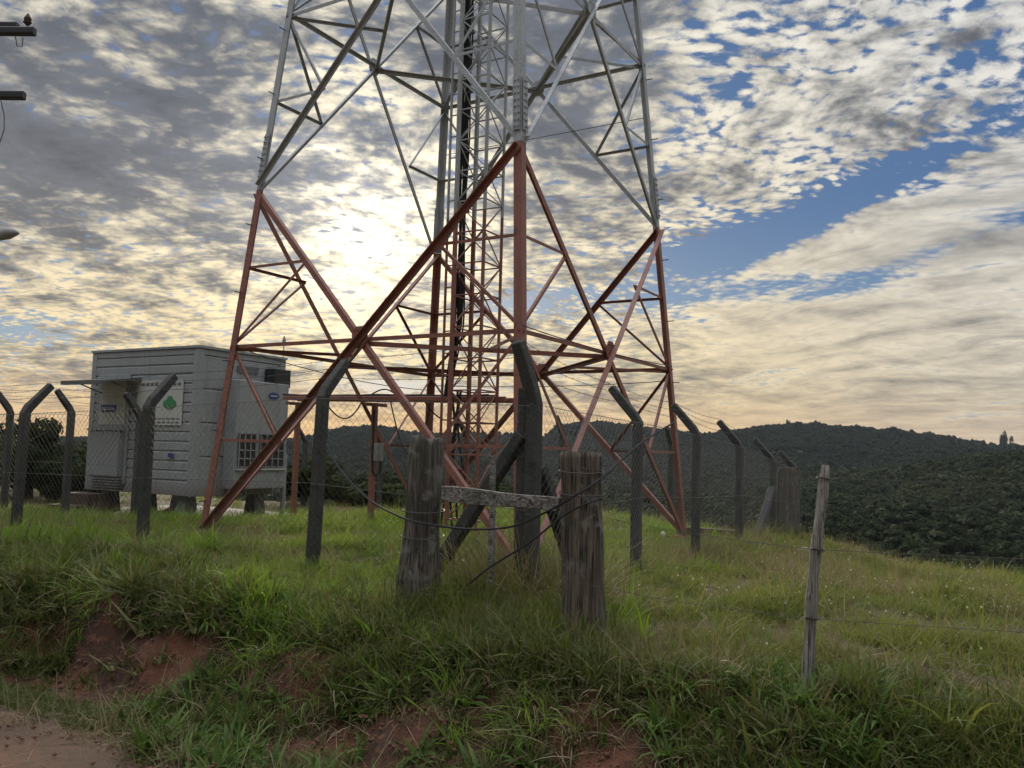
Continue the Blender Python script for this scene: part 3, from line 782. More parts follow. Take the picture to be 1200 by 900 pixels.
# ------------------------------------------------------------------ chain link fences with bent concrete posts
def conc_post(base, bend_z, arm_dir, arm, w, parent, top_drop=0, lean=(0, 0), label=None, seed=0, rise=.8):
    """square post, cranked at the top"""
    rr = random.Random(seed)
    b = Vector(base); g = G(b.x, b.y)
    p0 = Vector((b.x, b.y, g-.3)); p1 = Vector((b.x+lean[0], b.y+lean[1], bend_z)); ad = (Vector(arm_dir)*.72+UP*rise).normalized()
    m = MB(); pts = [p0, p0.lerp(p1, .35), p0.lerp(p1, .7), p1-UP*.02, p1+ad*.06, p1+ad*arm*.6, p1+ad*arm]
    ws = [w*1.05, w*1.02, w, w, w*.98, w*.92, w*.84]
    rings = []; fx = e1.copy(); fy = e2.copy()
    for i, p in enumerate(pts):
        d = UP if i < 4 else ad
        ux = (fx-d*fx.dot(d)).normalized(); uy = d.cross(ux).normalized(); h = ws[i]/2; c = h*.22
        j = lambda: rr.uniform(-.0035, .0035)
        rings.append([p+ux*(a_*1)+uy*(b_*1)+Vector((j(), j(), 0)) for a_, b_ in ((-h+c, -h), (h-c, -h), (h, -h+c), (h, h-c), (h-c, h), (-h+c, h), (-h, h-c), (-h, -h+c))])
    vs = [v for r_ in rings for v in r_]; n = 8
    fs = [(i*n+k, i*n+(k+1) % n, (i+1)*n+(k+1) % n, (i+1)*n+k) for i in range(len(pts)-1) for k in range(n)]
    tip = pts[-1]+ad*w*.22; vs.append(tip); o = (len(pts)-1)*n
    fs += [(o+k, o+(k+1) % n, len(vs)-1) for k in range(n)]
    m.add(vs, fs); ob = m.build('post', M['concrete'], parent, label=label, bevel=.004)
    return p1, p1+ad*arm
def chain_panel(p, q, z0a, z1a, z0b, z1b, parent, pitch=.075, r=.0012, sag=.0):
    """diagonal woven wires between two posts; a and b ends have their own bottom and top"""
    p = Vector(p); q = Vector(q); L = (q-p).xy.length; Hh = ((z1a-z0a)+(z1b-z0b))/2
    nrm = (q-p).cross(UP).normalized()
    def pt(s, h, off=0):
        t = s/L; za = z0a+(z0b-z0a)*t; zb = z1a+(z1b-z1a)*t
        hh = za+(zb-za)*(h/Hh)
        bow = .03*math.sin(math.pi*t)*math.sin(3.1*h/Hh)+.012*math.sin(s*7+h*5)
        c = p+(q-p)*t; return Vector((c.x, c.y, hh))+nrm*(bow+off)
    m = MB(); step = pitch
    for sgn in (1, -1):
        n0 = int(Hh/step)+1
        for k in range(-n0, int(L/step)+1+n0):
            s0 = k*step; a = []
            # line s = s0 + sgn*h
            lo, hi = 0.0, Hh
            if sgn > 0: lo = max(lo, -s0); hi = min(hi, L-s0)
            else: lo = max(lo, s0-L); hi = min(hi, s0)
            if hi-lo < .02: continue
            nseg = max(2, int((hi-lo)/.3)); pts = [pt(s0+sgn*h, h, .002*sgn) for h in np.linspace(lo, hi, nseg+1)]
            m.tube(pts, r, 3, cap=False)
    for h in (.02, Hh*.5, Hh-.01):
        m.tube([pt(s, h, .004) for s in np.linspace(0, L, 9)], .0024, 4, cap=False)
    return m.build('mesh_panel', M['galv'], parent)
def barbed(pts, parent, r=.0022, name='barbed_wire', sag=.03, barb=.13, material='wire'):
    m = MB()
    for a_, b_ in zip(pts[:-1], pts[1:]):
        a_ = Vector(a_); b_ = Vector(b_); L = (b_-a_).length
        P_ = [a_.lerp(b_, t)-UP*sag*4*t*(1-t) for t in np.linspace(0, 1, 13)]
        m.tube(P_, r, 4, cap=False)
        n = int(L/barb)
        for k in range(1, n):
            t = k/n; c = a_.lerp(b_, t)-UP*sag*4*t*(1-t)
            for _ in range(2):
                v = Vector((random.uniform(-1, 1), random.uniform(-1, 1), random.uniform(-1, 1))).normalized()*.014; m.tube([c-v, c+v], r*.6, 3, cap=False)
    return m.build(name, M[material], parent)
FB = 5.75
corner = on_b(622, 650, FB); CA = ab(corner.x, corner.y)[0]
fence_f = empty('chain_link_fence', (corner.x, corner.y, G(corner.x, corner.y)), 'chain-link fence with cranked concrete posts along the front of the tower, facing the road', 'fence')
inw = e2
front_posts = [corner]+[on_b(px, 620, FB) for px in (367, 168, 18)]
front_posts.append(front_posts[-1]-e1*2.25); front_posts.append(front_posts[-1]-e1*2.25)
bz = [on_b(px, py, FB).z for px, py in ((622, 470), (372, 462), (180, 474), (30, 482))]+[1.96, 1.94]
tips = []; 
for k_, (p, z) in enumerate(zip(front_posts, bz)):
    if k_ == 0: t = conc_post(p, z, -e1*.25-e2*.45, .46, .104, fence_f, seed=k_, label='thick corner post with its cranked tip pointing up', rise=1.0)
    else: t = conc_post(p, z, e2, .42, .094, fence_f, seed=k_, lean=(random.uniform(-.03, .05), 0))
    tips.append(t)
# second stub post beside the corner and the raking struts
p = corner-e1*.105+e2*.03; q = MB(); q.bar(Vector((p.x, p.y, .2)), Vector((p.x, p.y, on_b(609, 455, FB).z)), .085, .085, k1=.96); q.build('post', M['concrete'], fence_f, label='shorter straight post hard against the corner post', bevel=.006)
q = MB(); s0 = corner-e1*.10+e2*.0+UP*(1.78-corner.z); s1 = corner-e1*1.05+UP*(.42-corner.z); q.bar(s1, s0, .105, .105); q.build('raking_strut', M['concrete'], fence_f, bevel=.006)
for k_ in range(len(front_posts)-1):
    a_, b_ = front_posts[k_], front_posts[k_+1]
    chain_panel(a_-e2*.08, b_-e2*.08, G(a_.x, a_.y)+.03, bz[k_]-.03, G(b_.x, b_.y)+.03, bz[k_+1]-.03, fence_f)
for f_ in (.35, .65, .95):
    barbed([t[0].lerp(t[1], f_)+UP*.05 for t in tips], fence_f)
# right-hand run
side_px = [(745, 650, 492), (815, 650, 507), (866, 645, 522), (906, 645, 540), (934, 645, 552)]
fence_s = empty('chain_link_fence', (corner.x+.5, corner.y+1, .5), 'chain-link fence with cranked posts receding from the corner post, right of the tower', 'fence')
sp = [on_a(a_, b_, CA) for a_, b_, c_ in side_px]; sz = [on_a(a_, c_, CA).z for a_, b_, c_ in side_px]
stips = [tips[0]]
for k_, (p, z) in enumerate(zip(sp, sz)):
    stips.append(conc_post(p, z, -e1, .42, .088, fence_s, seed=20+k_))
allp = [corner]+sp; allz = [bz[0]]+sz
for k_ in range(len(sp)):
    a_, b_ = allp[k_], allp[k_+1]
    chain_panel(a_+e1*.08, b_+e1*.08, G(a_.x, a_.y)+.03, allz[k_]-.03, G(b_.x, b_.y)+.03, allz[k_+1]-.03, fence_s)
for f_ in (.35, .65, .95): barbed([t[0].lerp(t[1], f_)+UP*.05 for t in stips], fence_s)
q = MB(); s0 = corner+e2*.10+UP*(1.55-corner.z); s1 = corner+e2*.95+UP*(.42-corner.z); q.bar(s1, s0, .10, .10); q.build('raking_strut', M['concrete'], fence_s, bevel=.006)
c = sp[3]; q = MB(); q.bar(c+UP*(1.2-c.z)-e2*.05, c-e2*1.0+UP*(G(*(c-e2*1.0).xy)-c.z), .10, .10); q.build('raking_strut', M['concrete'], fence_s, bevel=.006)
q = MB(); a_ = sp[3]+e2*.12+e1*.03; b_ = sp[4]-e2*.12+e1*.03
q.box(Vector((a_.x, a_.y, G(a_.x, a_.y)-.05)), (b_-a_).xy.to_3d().normalized(), e1, UP, (b_-a_).xy.length, .03, sz[3]-G(a_.x, a_.y)-.05)
q.build('board_panel', M['wood2'], fence_s, label='brown weathered board panel closing the last bay', bevel=.005)
# back run, seen through the tower
bk = sp[4]; fence_b = empty('chain_link_fence', (bk.x, bk.y, .3), 'chain-link fence of dark posts along the valley edge, behind the tower', 'fence')
bp = [bk-e1*2.2*k_ for k_ in range(6)]; bt = []
for k_, p in enumerate(bp):
    g = G(p.x, p.y); z = g+1.5
    if k_: bt.append(conc_post(p, z, -e2, .4, .09, fence_b, seed=40+k_))
    else: bt.append((Vector((p.x, p.y, z)), Vector((p.x, p.y, z+.3))))
for a_, b_ in zip(bp[:-1], bp[1:]):
    chain_panel(a_, b_, G(a_.x, a_.y)+.03, G(a_.x, a_.y)+1.45, G(b_.x, b_.y)+.03, G(b_.x, b_.y)+1.45, fence_b, .085)
# left-hand run in front of the shelter
lp = [at_y(158, 600, 11.9), at_y(76, 600, 12.7), at_y(4, 600, 13.3), at_y(-90, 600, 14.1)]
lz = [at_y(158, 487, 11.9).z, at_y(80, 482, 12.7).z, at_y(8, 482, 13.3).z, 2.05]
fence_l = empty('chain_link_fence', (lp[0].x, lp[0].y, .5), 'chain-link fence of slimmer pale posts with tips cranked left, in front of the shelter', 'fence')
lt = []
for k_, (p, z) in enumerate(zip(lp, lz)):
    lt.append(conc_post(p, z, Vector((-.85, -.45, 0))*.8, .36, .088, fence_l, seed=60+k_))
for k_ in range(3):
    a_, b_ = lp[k_], lp[k_+1]; chain_panel(a_, b_, G(a_.x, a_.y)+.03, lz[k_]-.03, G(b_.x, b_.y)+.03, lz[k_+1]-.03, fence_l, .085)
for f_ in (.35, .65, .95): barbed([t[0].lerp(t[1], f_)+UP*.05 for t in lt], fence_l, barb=.3)
M['weed_mesh'] = M['g_dry']

# ------------------------------------------------------------------ old wooden posts, plank and barbed wire beside the road
def old_post(base, top, r0, r1, material, parent, seed, flat_=1.0, label=None, n=40):
    rr = random.Random(seed); base = Vector(base); top = Vector(top); d = (top-base).normalized()
    ux = d.cross(e2).normalized(); uy = d.cross(ux)
    ph = [rr.uniform(0, 6.28) for _ in range(8)]; rows = 56; L = (top-base).length
    m = MB(); vs = []
    cr = [(rr.uniform(0, 6.28), rr.uniform(.03, .10), rr.uniform(.004, .013), rr.uniform(-.4, .4), rr.uniform(0, .5), rr.uniform(.5, 1.05)) for _ in range(11)]
    for i in range(rows+1):
        t = i/rows; rad = r0+(r1-r0)*t+.010*math.sin(t*5+ph[0])+.006*math.sin(t*13+ph[1])
        if t < .12: rad += .02*(1-t/.12)
        for k in range(n):
            a = 6.2832*k/n
            rk = rad*(1+.05*math.sin(2*a+ph[2])+.035*math.sin(3*a+ph[3]+t*.8)+.02*math.sin(5*a+ph[4]-t))
            rk += .0025*math.sin(14*a+ph[5]+1.3*math.sin(t*4)); rk *= 1-.05*S(np.array((t-.95)/.05)).item()
            for (ca, cw, cd, tw, t0, t1) in cr:
                if t0 < t < t1:
                    da = (a-ca-tw*t+math.pi) % 6.2832-math.pi; rk -= cd*math.exp(-(da/cw)**2)*min(1, (t-t0)*8, (t1-t)*8+.2)
            top_j = 0
            if i == rows: top_j = .016*math.sin(a*1+ph[6])+.010*math.sin(a*5+ph[7])+rr.uniform(-.006, .006)
            vs.append(base+d*(L*t+top_j)+ux*math.cos(a)*rk+uy*math.sin(a)*rk*flat_)
    fs = [(i*n+k, i*n+(k+1) % n, (i+1)*n+(k+1) % n, (i+1)*n+k) for i in range(rows) for k in range(n)]
    o = rows*n; vs2 = []
    for s_ in (.66, .33):
        for k in range(n):
            v = vs[o+k]; c = top-d*.0; vs2.append(c+(v-c)*s_-d*rr.uniform(0, .014))
    vs += vs2; vs.append(top-d*.01)
    for ring in (0, 1):
        aa = o+ring*n; bb = aa+n
        fs += [(aa+k, aa+(k+1) % n, bb+(k+1) % n, bb+k) for k in range(n)]
    fs += [(o+2*n+k, o+2*n+(k+1) % n, len(vs)-1) for k in range(n)]
    m.add(vs, fs)
    return m.build('post', material, parent, label=label, smooth=True)
wp1 = on_b(491, 705, 5.05); wp1t = on_b(501, 514, 5.05)
wp2 = on_b(683, 745, 4.88); wp2t = on_b(681, 532, 4.88)
wf = empty('wire_fence', (wp1.x, wp1.y, G(wp1.x, wp1.y)), 'old roadside fence of grey timber posts and plank strung with barbed wire', 'fence')
g1_ = G(wp1.x, wp1.y); g2_ = G(wp2.x, wp2.y)
old_post((wp1.x-.03, wp1.y, g1_-.2), wp1t, .158, .122, M['wood'], wf, 3, label='thick leaning grey post, left of the pair joined by the plank')
old_post((wp2.x+.02, wp2.y, g2_-.2), wp2t, .138, .126, M['wood2'], wf, 8, .92, label='thick upright brown-grey post, right of the pair joined by the plank')
# plank
pa = on_b(519, 578, 5.0); pb = on_b(659, 592, 4.93)
pd_ = (pb-pa).normalized(); m = MB(); vs = []; n = 16
for i in range(n+1):
    t = i/n; c = pa.lerp(pb, t); hh = (.050-.006*t)*(1+.04*math.sin(t*7)); cut = .035 if t > .97 else 0
    up_ = UP; th_ = .022
    vs += [c-UP*(hh+.005*math.sin(t*5))-e2*th_-e1*cut, c+UP*(hh+.003*math.sin(t*8))-e2*th_-e1*cut*.2, c+UP*(hh+.003*math.sin(t*8))+e2*th_, c-UP*hh+e2*th_-e1*cut]
fs = [(i*4+k, i*4+(k+1) % 4, (i+1)*4+(k+1) % 4, (i+1)*4+k) for i in range(n) for k in range(4)]+[(3, 2, 1, 0), (n*4, n*4+1, n*4+2, n*4+3)]
m.add(vs, fs); m.build('plank', M['plank'], wf, bevel=.005)
# small upright batten behind the plank
ba = on_b(577, 640, 5.35); bb_ = on_b(578, 532, 5.35); q = MB(); q.bar(Vector((ba.x, ba.y, G(ba.x, ba.y)-.1)), bb_, .045, .03); q.build('batten', M['plank'], wf)
# pale stick post
st0 = on_b(944, 800, 4.62); st1 = on_b(966, 545, 4.62); gs = G(st0.x, st0.y)
dst = (st1-st0).normalized(); st0 = st0-dst*max(0, (st0.z-gs+.15))
rr = random.Random(2); m = MB(); L = (st1-st0).length
pts = [st0.lerp(st1, t)+e1*.006*math.sin(t*8) for t in np.linspace(0, 1, 22)]
rad = [.031-.006*t+.002*math.sin(t*30)+(.003 if .45 < t < .5 else 0) for t in np.linspace(0, 1, 22)]; rad[-1] = .017
m.tube(pts, rad, 10); m.build('post', M['stick'], wf, smooth=True, label='thin pale leaning stick post standing alone at the right')
st = lambda t: st0.lerp(st1, t)
for t in (.95, .68, .42, .16):
    q = MB(); c = st(t); q.tube([c+Vector((.034*math.cos(a), .034*math.sin(a), .004*math.sin(a*2))) for a in np.linspace(0, 6.283, 13)], .004, 5); q.build('wire_tie', M['wire'], wf)
# strands going right of the stick, and between stick and thick post
nxt = st0+e1*2.9
for (t, zr_, zl) in ((.95, 1.62, on_b(684, 548, 4.75).z), (.68, 1.34, on_b(684, 600, 4.75).z), (.42, 1.05, None), (.16, .80, None)):
    c = st(t)-e2*.03
    r_ = Vector((nxt.x, nxt.y, zr_+.0)); lf = Vector((wp2.x, wp2.y, zl if zl else c.z+.03))-e2*.13
    barbed([lf, c, r_, r_+e1*2.6], wf, .0013, sag=.02)
q = MB(); g = G(nxt.x, nxt.y); nx2 = nxt+e1*.0
old_post((nx2.x, nx2.y, g-.2), (nx2.x+.02, nx2.y, 1.72), .05, .04, M['stick'], wf, 12, n=16)
old_post((wp1.x-.867*3.1, wp1.y+.499*3.1, .35), (wp1.x-.867*3.1, wp1.y+.499*3.1, .62), .05, .05, M['wood'], wf, 13, n=16, label='rotten stump of a post low in the grass')
# twisted dark strand round the thick posts and slack cables to the chain link fence
def strand(pts, r, parent=wf, name='slack_cable'):
    P_ = [Vector(p) for p in pts]; out_ = []
    for i in range(len(P_)-1):
        p0 = P_[max(i-1, 0)]; p1 = P_[i]; p2 = P_[i+1]; p3 = P_[min(i+2, len(P_)-1)]
        for t in np.linspace(0, 1, 8)[:-1]:
            out_.append(.5*((2*p1)+(p2-p0)*t+(2*p0-5*p1+4*p2-p3)*t*t+(3*p1-p0-3*p2+p3)*t*t*t))
    out_.append(P_[-1]); q = MB(); q.tube(out_, r, 6); q.build(name, M['black'], parent)
strand([at_y(382, 520, 7.3), at_y(400, 552, 6.9), at_y(432, 585, 6.4), at_y(470, 606, 5.95), at_y(500, 614, 5.78), at_y(550, 620, 5.72), at_y(600, 617, 5.66), at_y(640, 600, 5.4), at_y(672, 582, 5.16), at_y(705, 560, 5.25), at_y(750, 520, 5.8), at_y(790, 495, 6.6)], .0075)
strand([at_y(550, 684, 5.5), at_y(575, 664, 5.42), at_y(620, 636, 5.3), at_y(658, 606, 5.2), at_y(683, 592, 5.13), at_y(706, 584, 5.2)], .0065)
for (wp, py, Y, R) in ((wp1, 598, None, .148), (wp1, 628, None, .152), (wp2, 578, None, .14), (wp2, 552, None, .138)):
    t_ = (on_b(500, py, 5.05) if wp is wp1 else on_b(682, py, 4.88)).z
    base_, top_ = (wp1, wp1t) if wp is wp1 else (wp2, wp2t); k_ = (t_-base_.z)/(top_.z-base_.z); c = base_.lerp(top_, k_)
    q = MB(); q.tube([c+Vector((R*math.cos(a), R*math.sin(a), .012*math.sin(a))) for a in np.linspace(0, 6.283, 25)], .0045, 5); q.build('wire_tie', M['wire'], wf)

# ------------------------------------------------------------------ utility pole just outside the frame, with its arms and lamp reaching in
py0 = 14.0; pc = at_y(-75, 300, py0)
up_ = empty('utility_pole', (pc.x, pc.y, 0), 'utility pole at the left edge, only dark crossarm ends and a lamp head showing', 'utility pole')
q = MB(); q.tube([Vector((pc.x, pc.y, G(pc.x, pc.y)-.5)), Vector((pc.x, pc.y, 9.6))], [.17, .11], 14); q.build('pole', M['pad'], up_, smooth=True)
for (y_, xe, off) in ((31, 21, .22), (37, 41, -.12), (112, 29, -.12)):
    tip_ = at_y(xe, y_, py0+off); other = Vector((pc.x*2-tip_.x, py0+off, tip_.z-.05))
    q = MB(); q.bar(other, tip_, .13, .13); q.build('crossarm', M['blackm'], up_, bevel=.01)
def insulator(c, parent):
    q = MB(); q.tube([c, c+UP*.03, c+UP*.05, c+UP*.09, c+UP*.10, c+UP*.15, c+UP*.17, c+UP*.2], [.02, .05, .07, .05, .065, .045, .03, .02], 10); q.build('insulator', M['brown'], parent, smooth=True)
insulator(at_y(32, 30, py0-.12)+UP*.0, up_); insulator(at_y(-30, 30, py0-.12), up_)
q = MB(); h0 = at_y(20, 272, py0-.3)
q.tube([Vector((pc.x, pc.y, at_y(0, 300, py0).z-.3)), Vector((pc.x+.5, pc.y-.2, h0.z-.22)), h0-Vector((.3, 0, .10))], .03, 8); q.build('lamp_arm', M['steel'], up_, smooth=True)
q = MB(); q.tube([h0-Vector((.36, 0, .12)), h0-Vector((.26, 0, .055)), h0-Vector((.14, 0, .02)), h0-Vector((.03, 0, .01)), h0+Vector((.04, 0, -.02))], [.05, .09, .10, .06, .01], 12); q.build('lamp_head', M['steel'], up_, smooth=True)
q = MB(); w0 = at_y(1, 118, py0-.2); q.tube([w0, at_y(5, 135, py0-.2), at_y(5, 152, py0-.2), at_y(-2, 172, py0-.2)], .008, 5); q.tube([at_y(18, 42, py0-.2), at_y(20, 54, py0-.2), at_y(26, 55, py0-.2), at_y(27, 44, py0-.2)], .008, 5); q.build('jumper_wire', M['black'], up_)

# ------------------------------------------------------------------ small litter
q = MB(); c = at_y(943, 652, 11.5); g = G(c.x, c.y)
pr = [c+Vector((.08*math.cos(a), 0, .10*math.sin(a))) for a in np.linspace(.6, 4.6, 12)]
q.tube(pr, [.012, .02, .028, .03, .03, .03, .03, .03, .03, .028, .02, .012], 6)
tag(q.build('plastic_scrap', M['white'], smooth=True), 'curled white plastic scrap caught in the grass right of the fence corner', 'litter')
q = MB(); c = Vector((*at_y(835, 628, 12.3).xy, 0)); g = G(c.x, c.y); q.box(Vector((c.x-.5, c.y, g+.02)), e1, e2, UP, .9, .12, .10); tag(q.build('fallen_beam', M['brown'], bevel=.01), 'dark beam lying in the grass by the right tower leg', 'beam')
for k_, (px, py, Y) in enumerate(((777, 628, 9.6),)):
    c = at_y(px, py, Y); q = MB(); q.tube([c-UP*.5, c-UP*.03, c, c+UP*.025, c+UP*.05], [.004, .004, .025, .03, .01], 8)
    tag(q.build('white_flower', M['flower'], smooth=True), 'single white flower head in the grass before the right tower footing', 'flower')
# ------------------------------------------------------------------ thin evening air between the hills
m = MB(); m.box((-2300, -2300, -62), (1, 0, 0), (0, 1, 0), (0, 0, 1), 4600, 4600, 172)
hm = bpy.data.materials.new('evening_air'); hm.use_nodes = True; hm.node_tree.nodes.clear(); ht = NT(hm.node_tree)
ho = ht.node('ShaderNodeOutputMaterial'); hv = ht.node('ShaderNodeVolumePrincipled'); hv.inputs['Color'].default_value = (.70, .80, .95, 1); hv.inputs['Density'].default_value = .00006; hv.inputs['Anisotropy'].default_value = 0.0
ht.l.new(hv.outputs[0], ho.inputs['Volume']); haze = m.build('haze', hm); haze['kind'] = 'stuff'; haze['label'] = 'thin bluish evening air over the valley'; haze['category'] = 'haze'
#VEG_START
# ------------------------------------------------------------------ vegetation sources (kept outside the scene, used only as instances)
def blades(name, n, spread, h0, h1, w, bend, material, lay=0.0, seg=4, curl=.0, seed=0, dead=.0):
    r_ = np.random.default_rng(seed); vs = []; fs = []; sh_ = []
    for k in range(n):
        a = r_.uniform(0, 6.283); rad = spread*math.sqrt(r_.uniform()); x = rad*math.cos(a); y = rad*math.sin(a)
        h = r_.uniform(h0, h1); az = r_.uniform(0, 6.283); le = r_.uniform(.05, 1)*bend; lay_ = lay*r_.uniform(.5, 1.2)
        d = np.array([math.cos(az), math.sin(az)]); pw = np.array([-d[1], d[0]]); ww = w*1.35*r_.uniform(.5, 1.5)
        ang = .12+lay_; px, pz = 0., 0.; sv = r_.uniform(0, 1); tw = r_.uniform(-.6, .6)
        st_ = h/seg; o = len(vs)
        for s_ in range(seg+1):
            t = s_/seg; wd = ww*(1-t**1.6)*.5+.0004
            side = pw*math.cos(tw*t)*wd
            vs.append((x+d[0]*px-side[0], y+d[1]*px-side[1], pz-.01)); vs.append((x+d[0]*px+side[0], y+d[1]*px+side[1], pz-.01+wd*math.sin(tw*t)))
            ang += le*1.9/seg; px += math.sin(ang)*st_; pz += math.cos(ang)*st_*(1-.0)
            sh_ += [sv, sv]
        for s_ in range(seg): fs.append((o+2*s_, o+2*s_+1, o+2*s_+3, o+2*s_+2))
    me = bpy.data.meshes.new(name); me.from_pydata(vs, [], fs); me.update(); me.materials.append(material)
    me.polygons.foreach_set('use_smooth', [True]*len(me.polygons))
    at = me.attributes.new('shade', 'FLOAT', 'POINT'); at.data.foreach_set('value', sh_)
    return bpy.data.objects.new(name, me)
def flowers(name, n, spread, h, seed):
    r_ = np.random.default_rng(seed); m = MB()
    for k in range(n):
        x, y = r_.uniform(-spread, spread, 2); hh = h*r_.uniform(.6, 1.2); c = Vector((x, y, hh)); rr_ = r_.uniform(.003, .0085)
        m.tube([c, c+UP*rr_, c+UP*rr_*2], [rr_*.3, rr_, rr_*.4], 5)
    me = bpy.data.meshes.new(name); me.from_pydata(m.v, [], m.f); me.materials.append(M['flower']); return bpy.data.objects.new(name, me)
def scatter(name, label, cat, srcs, P_, rotz, tilt, scale, idx):
    """one object of uncountable growth: sources instanced on a cloud of points"""
    c = bpy.data.collections.new(name+'_source')
    for k, s_ in enumerate(srcs): s_.name = '%s_%02d' % (name+'_piece', k); c.objects.link(s_)
    n = len(P_); me = bpy.data.meshes.new(name); me.vertices.add(n); me.vertices.foreach_set('co', np.asarray(P_, float).ravel())
    rot = np.stack([tilt[:, 0], tilt[:, 1], rotz], -1)
    a = me.attributes.new('rot', 'FLOAT_VECTOR', 'POINT'); a.data.foreach_set('vector', rot.ravel())
    sc_ = scale if scale.ndim == 2 else np.repeat(scale[:, None], 3, 1)
    a = me.attributes.new('scl', 'FLOAT_VECTOR', 'POINT'); a.data.foreach_set('vector', sc_.ravel())
    a = me.attributes.new('pick', 'INT', 'POINT'); a.data.foreach_set('value', idx.astype(np.int32))
    o = bpy.data.objects.new(name, me); COL.objects.link(o)
    o['kind'] = 'stuff'; o['label'] = label; o['category'] = cat
    ng = bpy.data.node_groups.new(name, 'GeometryNodeTree')
    ng.interface.new_socket('Geometry', in_out='INPUT', socket_type='NodeSocketGeometry'); ng.interface.new_socket('Geometry', in_out='OUTPUT', socket_type='NodeSocketGeometry')
    N = ng.nodes; Lk = ng.links
    gi = N.new('NodeGroupInput'); go = N.new('NodeGroupOutput'); ip = N.new('GeometryNodeInstanceOnPoints'); ci = N.new('GeometryNodeCollectionInfo')
    ci.inputs['Collection'].default_value = c; ci.inputs['Separate Children'].default_value = True; ci.inputs['Reset Children'].default_value = True
    def na(nm, ty):
        q = N.new('GeometryNodeInputNamedAttribute'); q.data_type = ty; q.inputs[0].default_value = nm
        return [s for s in q.outputs if s.enabled and s.name == 'Attribute'][0]
    er = N.new('FunctionNodeEulerToRotation'); Lk.new(na('rot', 'FLOAT_VECTOR'), er.inputs[0])
    ip.inputs['Pick Instance'].default_value = True
    Lk.new(gi.outputs[0], ip.inputs['Points']); Lk.new(ci.outputs[0], ip.inputs['Instance']); Lk.new(na('pick', 'INT'), ip.inputs['Instance Index'])
    Lk.new(er.outputs[0], ip.inputs['Rotation']); Lk.new(na('scl', 'FLOAT_VECTOR'), ip.inputs['Scale']); Lk.new(ip.outputs[0], go.inputs[0])
    md = o.modifiers.new('scatter', 'NODES'); md.node_group = ng
    return o
HX = .66
def sample(n, r0, r1, power=1.0, half=HX, seed=0):
    """points in the wedge the camera looks into, area density falling with distance"""
    r_ = np.random.default_rng(seed); az = r_.uniform(-half, half, n); u = r_.uniform(0, 1, n)
    r = r0*(r1/r0)**u if power == 0 else (r0**power+(r1**power-r0**power)*u)**(1/power)
    return r*np.sin(az), r*np.cos(az)
def place(X, Y, keep, seed, smin, smax, tilt=.2, clear_bank=True):
    r_ = np.random.default_rng(seed); keep = keep*(1-.93*bare_mask(X, Y)*(1 if clear_bank else 0)); k = r_.uniform(0, 1, len(X)) < keep; X = X[k]; Y = Y[k]; n = len(X)
    Z = H(X, Y); return np.stack([X, Y, Z], -1), r_.uniform(0, 6.283, n), r_.normal(0, tilt, (n, 2)), r_.uniform(smin, smax, n), r_.integers(0, 1000, n)
def nomachine(X, Y):
    """keep the concrete slab of the shelter clear"""
    a, b = ab(X-CC.x, Y-CC.y); return ~((a < .3) & (a > -3.2) & (b > -.35) & (b < 2.5))

def bare_mask(X, Y):
    """1 where the cut bank shows bare earth"""
    a, b = ab(X, Y); n = fbm(a*.95, b*1.6, 3, 88)
    return S((b-3.44)/.10)*S((4.28-.14*S((-3-a)/2)-b)/.10)*S((n-.08+.72*S((-1.2-a)/1.8))/.14)
# lush green grass on the plateau, left and middle
X, Y = sample(75000, 3.2, 19, .9, seed=1); a, b = ab(X, Y)
lushm = S((-1.9-a+1.2*fbm(X*.5, Y*.5, 3, 81))/1.6)*S((b-4.15)/.3)*(.15+.85*S((fbm(X*1.2, Y*1.2, 3, 82)+.5)/.5))*nomachine(X, Y)
P_, rz, tl, sc_, ix = place(X, Y, lushm*.95, 2, .55, 1.15)
sc_ = sc_*(.5+.6*S(fbm(P_[:, 0]*1.2, P_[:, 1]*1.2, 3, 83)+.4)); sc_ = sc_*np.where(P_[:, 1] > 9, .8, 1)
sc_ = sc_*np.where(np.random.default_rng(3).uniform(0, 1, len(sc_)) > .95, 1.7, 1.0)
src = [blades('g', 20, .07, .08, .24, .0065, 1.0, M['g_lush'], lay=.2, seed=q) for q in range(4)]+[blades('g', 20, .09, .08, .18, .009, 1.4, M['g_lush'], lay=.45, seed=9)]
scatter('lush_grass', 'bright green long grass on the plateau around the tower and shelter', 'grass', src, P_, rz, tl, sc_, ix % 5)
# olive field grass, right and everywhere under
X, Y = sample(95000, 2.6, 34, .7, seed=3); a, b = ab(X, Y)
fm = S((b-3.9)/.5)*(.30+.70*S((a+4.2+1.0*fbm(X*.5, Y*.5, 3, 84))/1.6))*(.12+.88*S((fbm(X*1.5, Y*1.5, 3, 85)+.35)/.5))*nomachine(X, Y)
P_, rz, tl, sc_, ix = place(X, Y, fm, 4, .6, 1.25, .25)
sc_ = sc_*(.45+.55*S(fbm(P_[:, 0]*1.3, P_[:, 1]*1.3, 3, 86)+.4))
sc_ = sc_*np.where(np.random.default_rng(4).uniform(0, 1, len(sc_)) > .96, 1.8, 1.0)
src = [blades('f', 22, .08, .07, .20, .0050, 1.1, M['g_field'], lay=.3, seed=20+q) for q in range(4)]+[blades('f', 10, .08, .14, .26, .003, .7, M['g_field'], seed=27)]
scatter('field_grass', 'olive green tufted pasture grass on the right and under the fences', 'grass', src, P_, rz, tl, sc_, ix % 5)
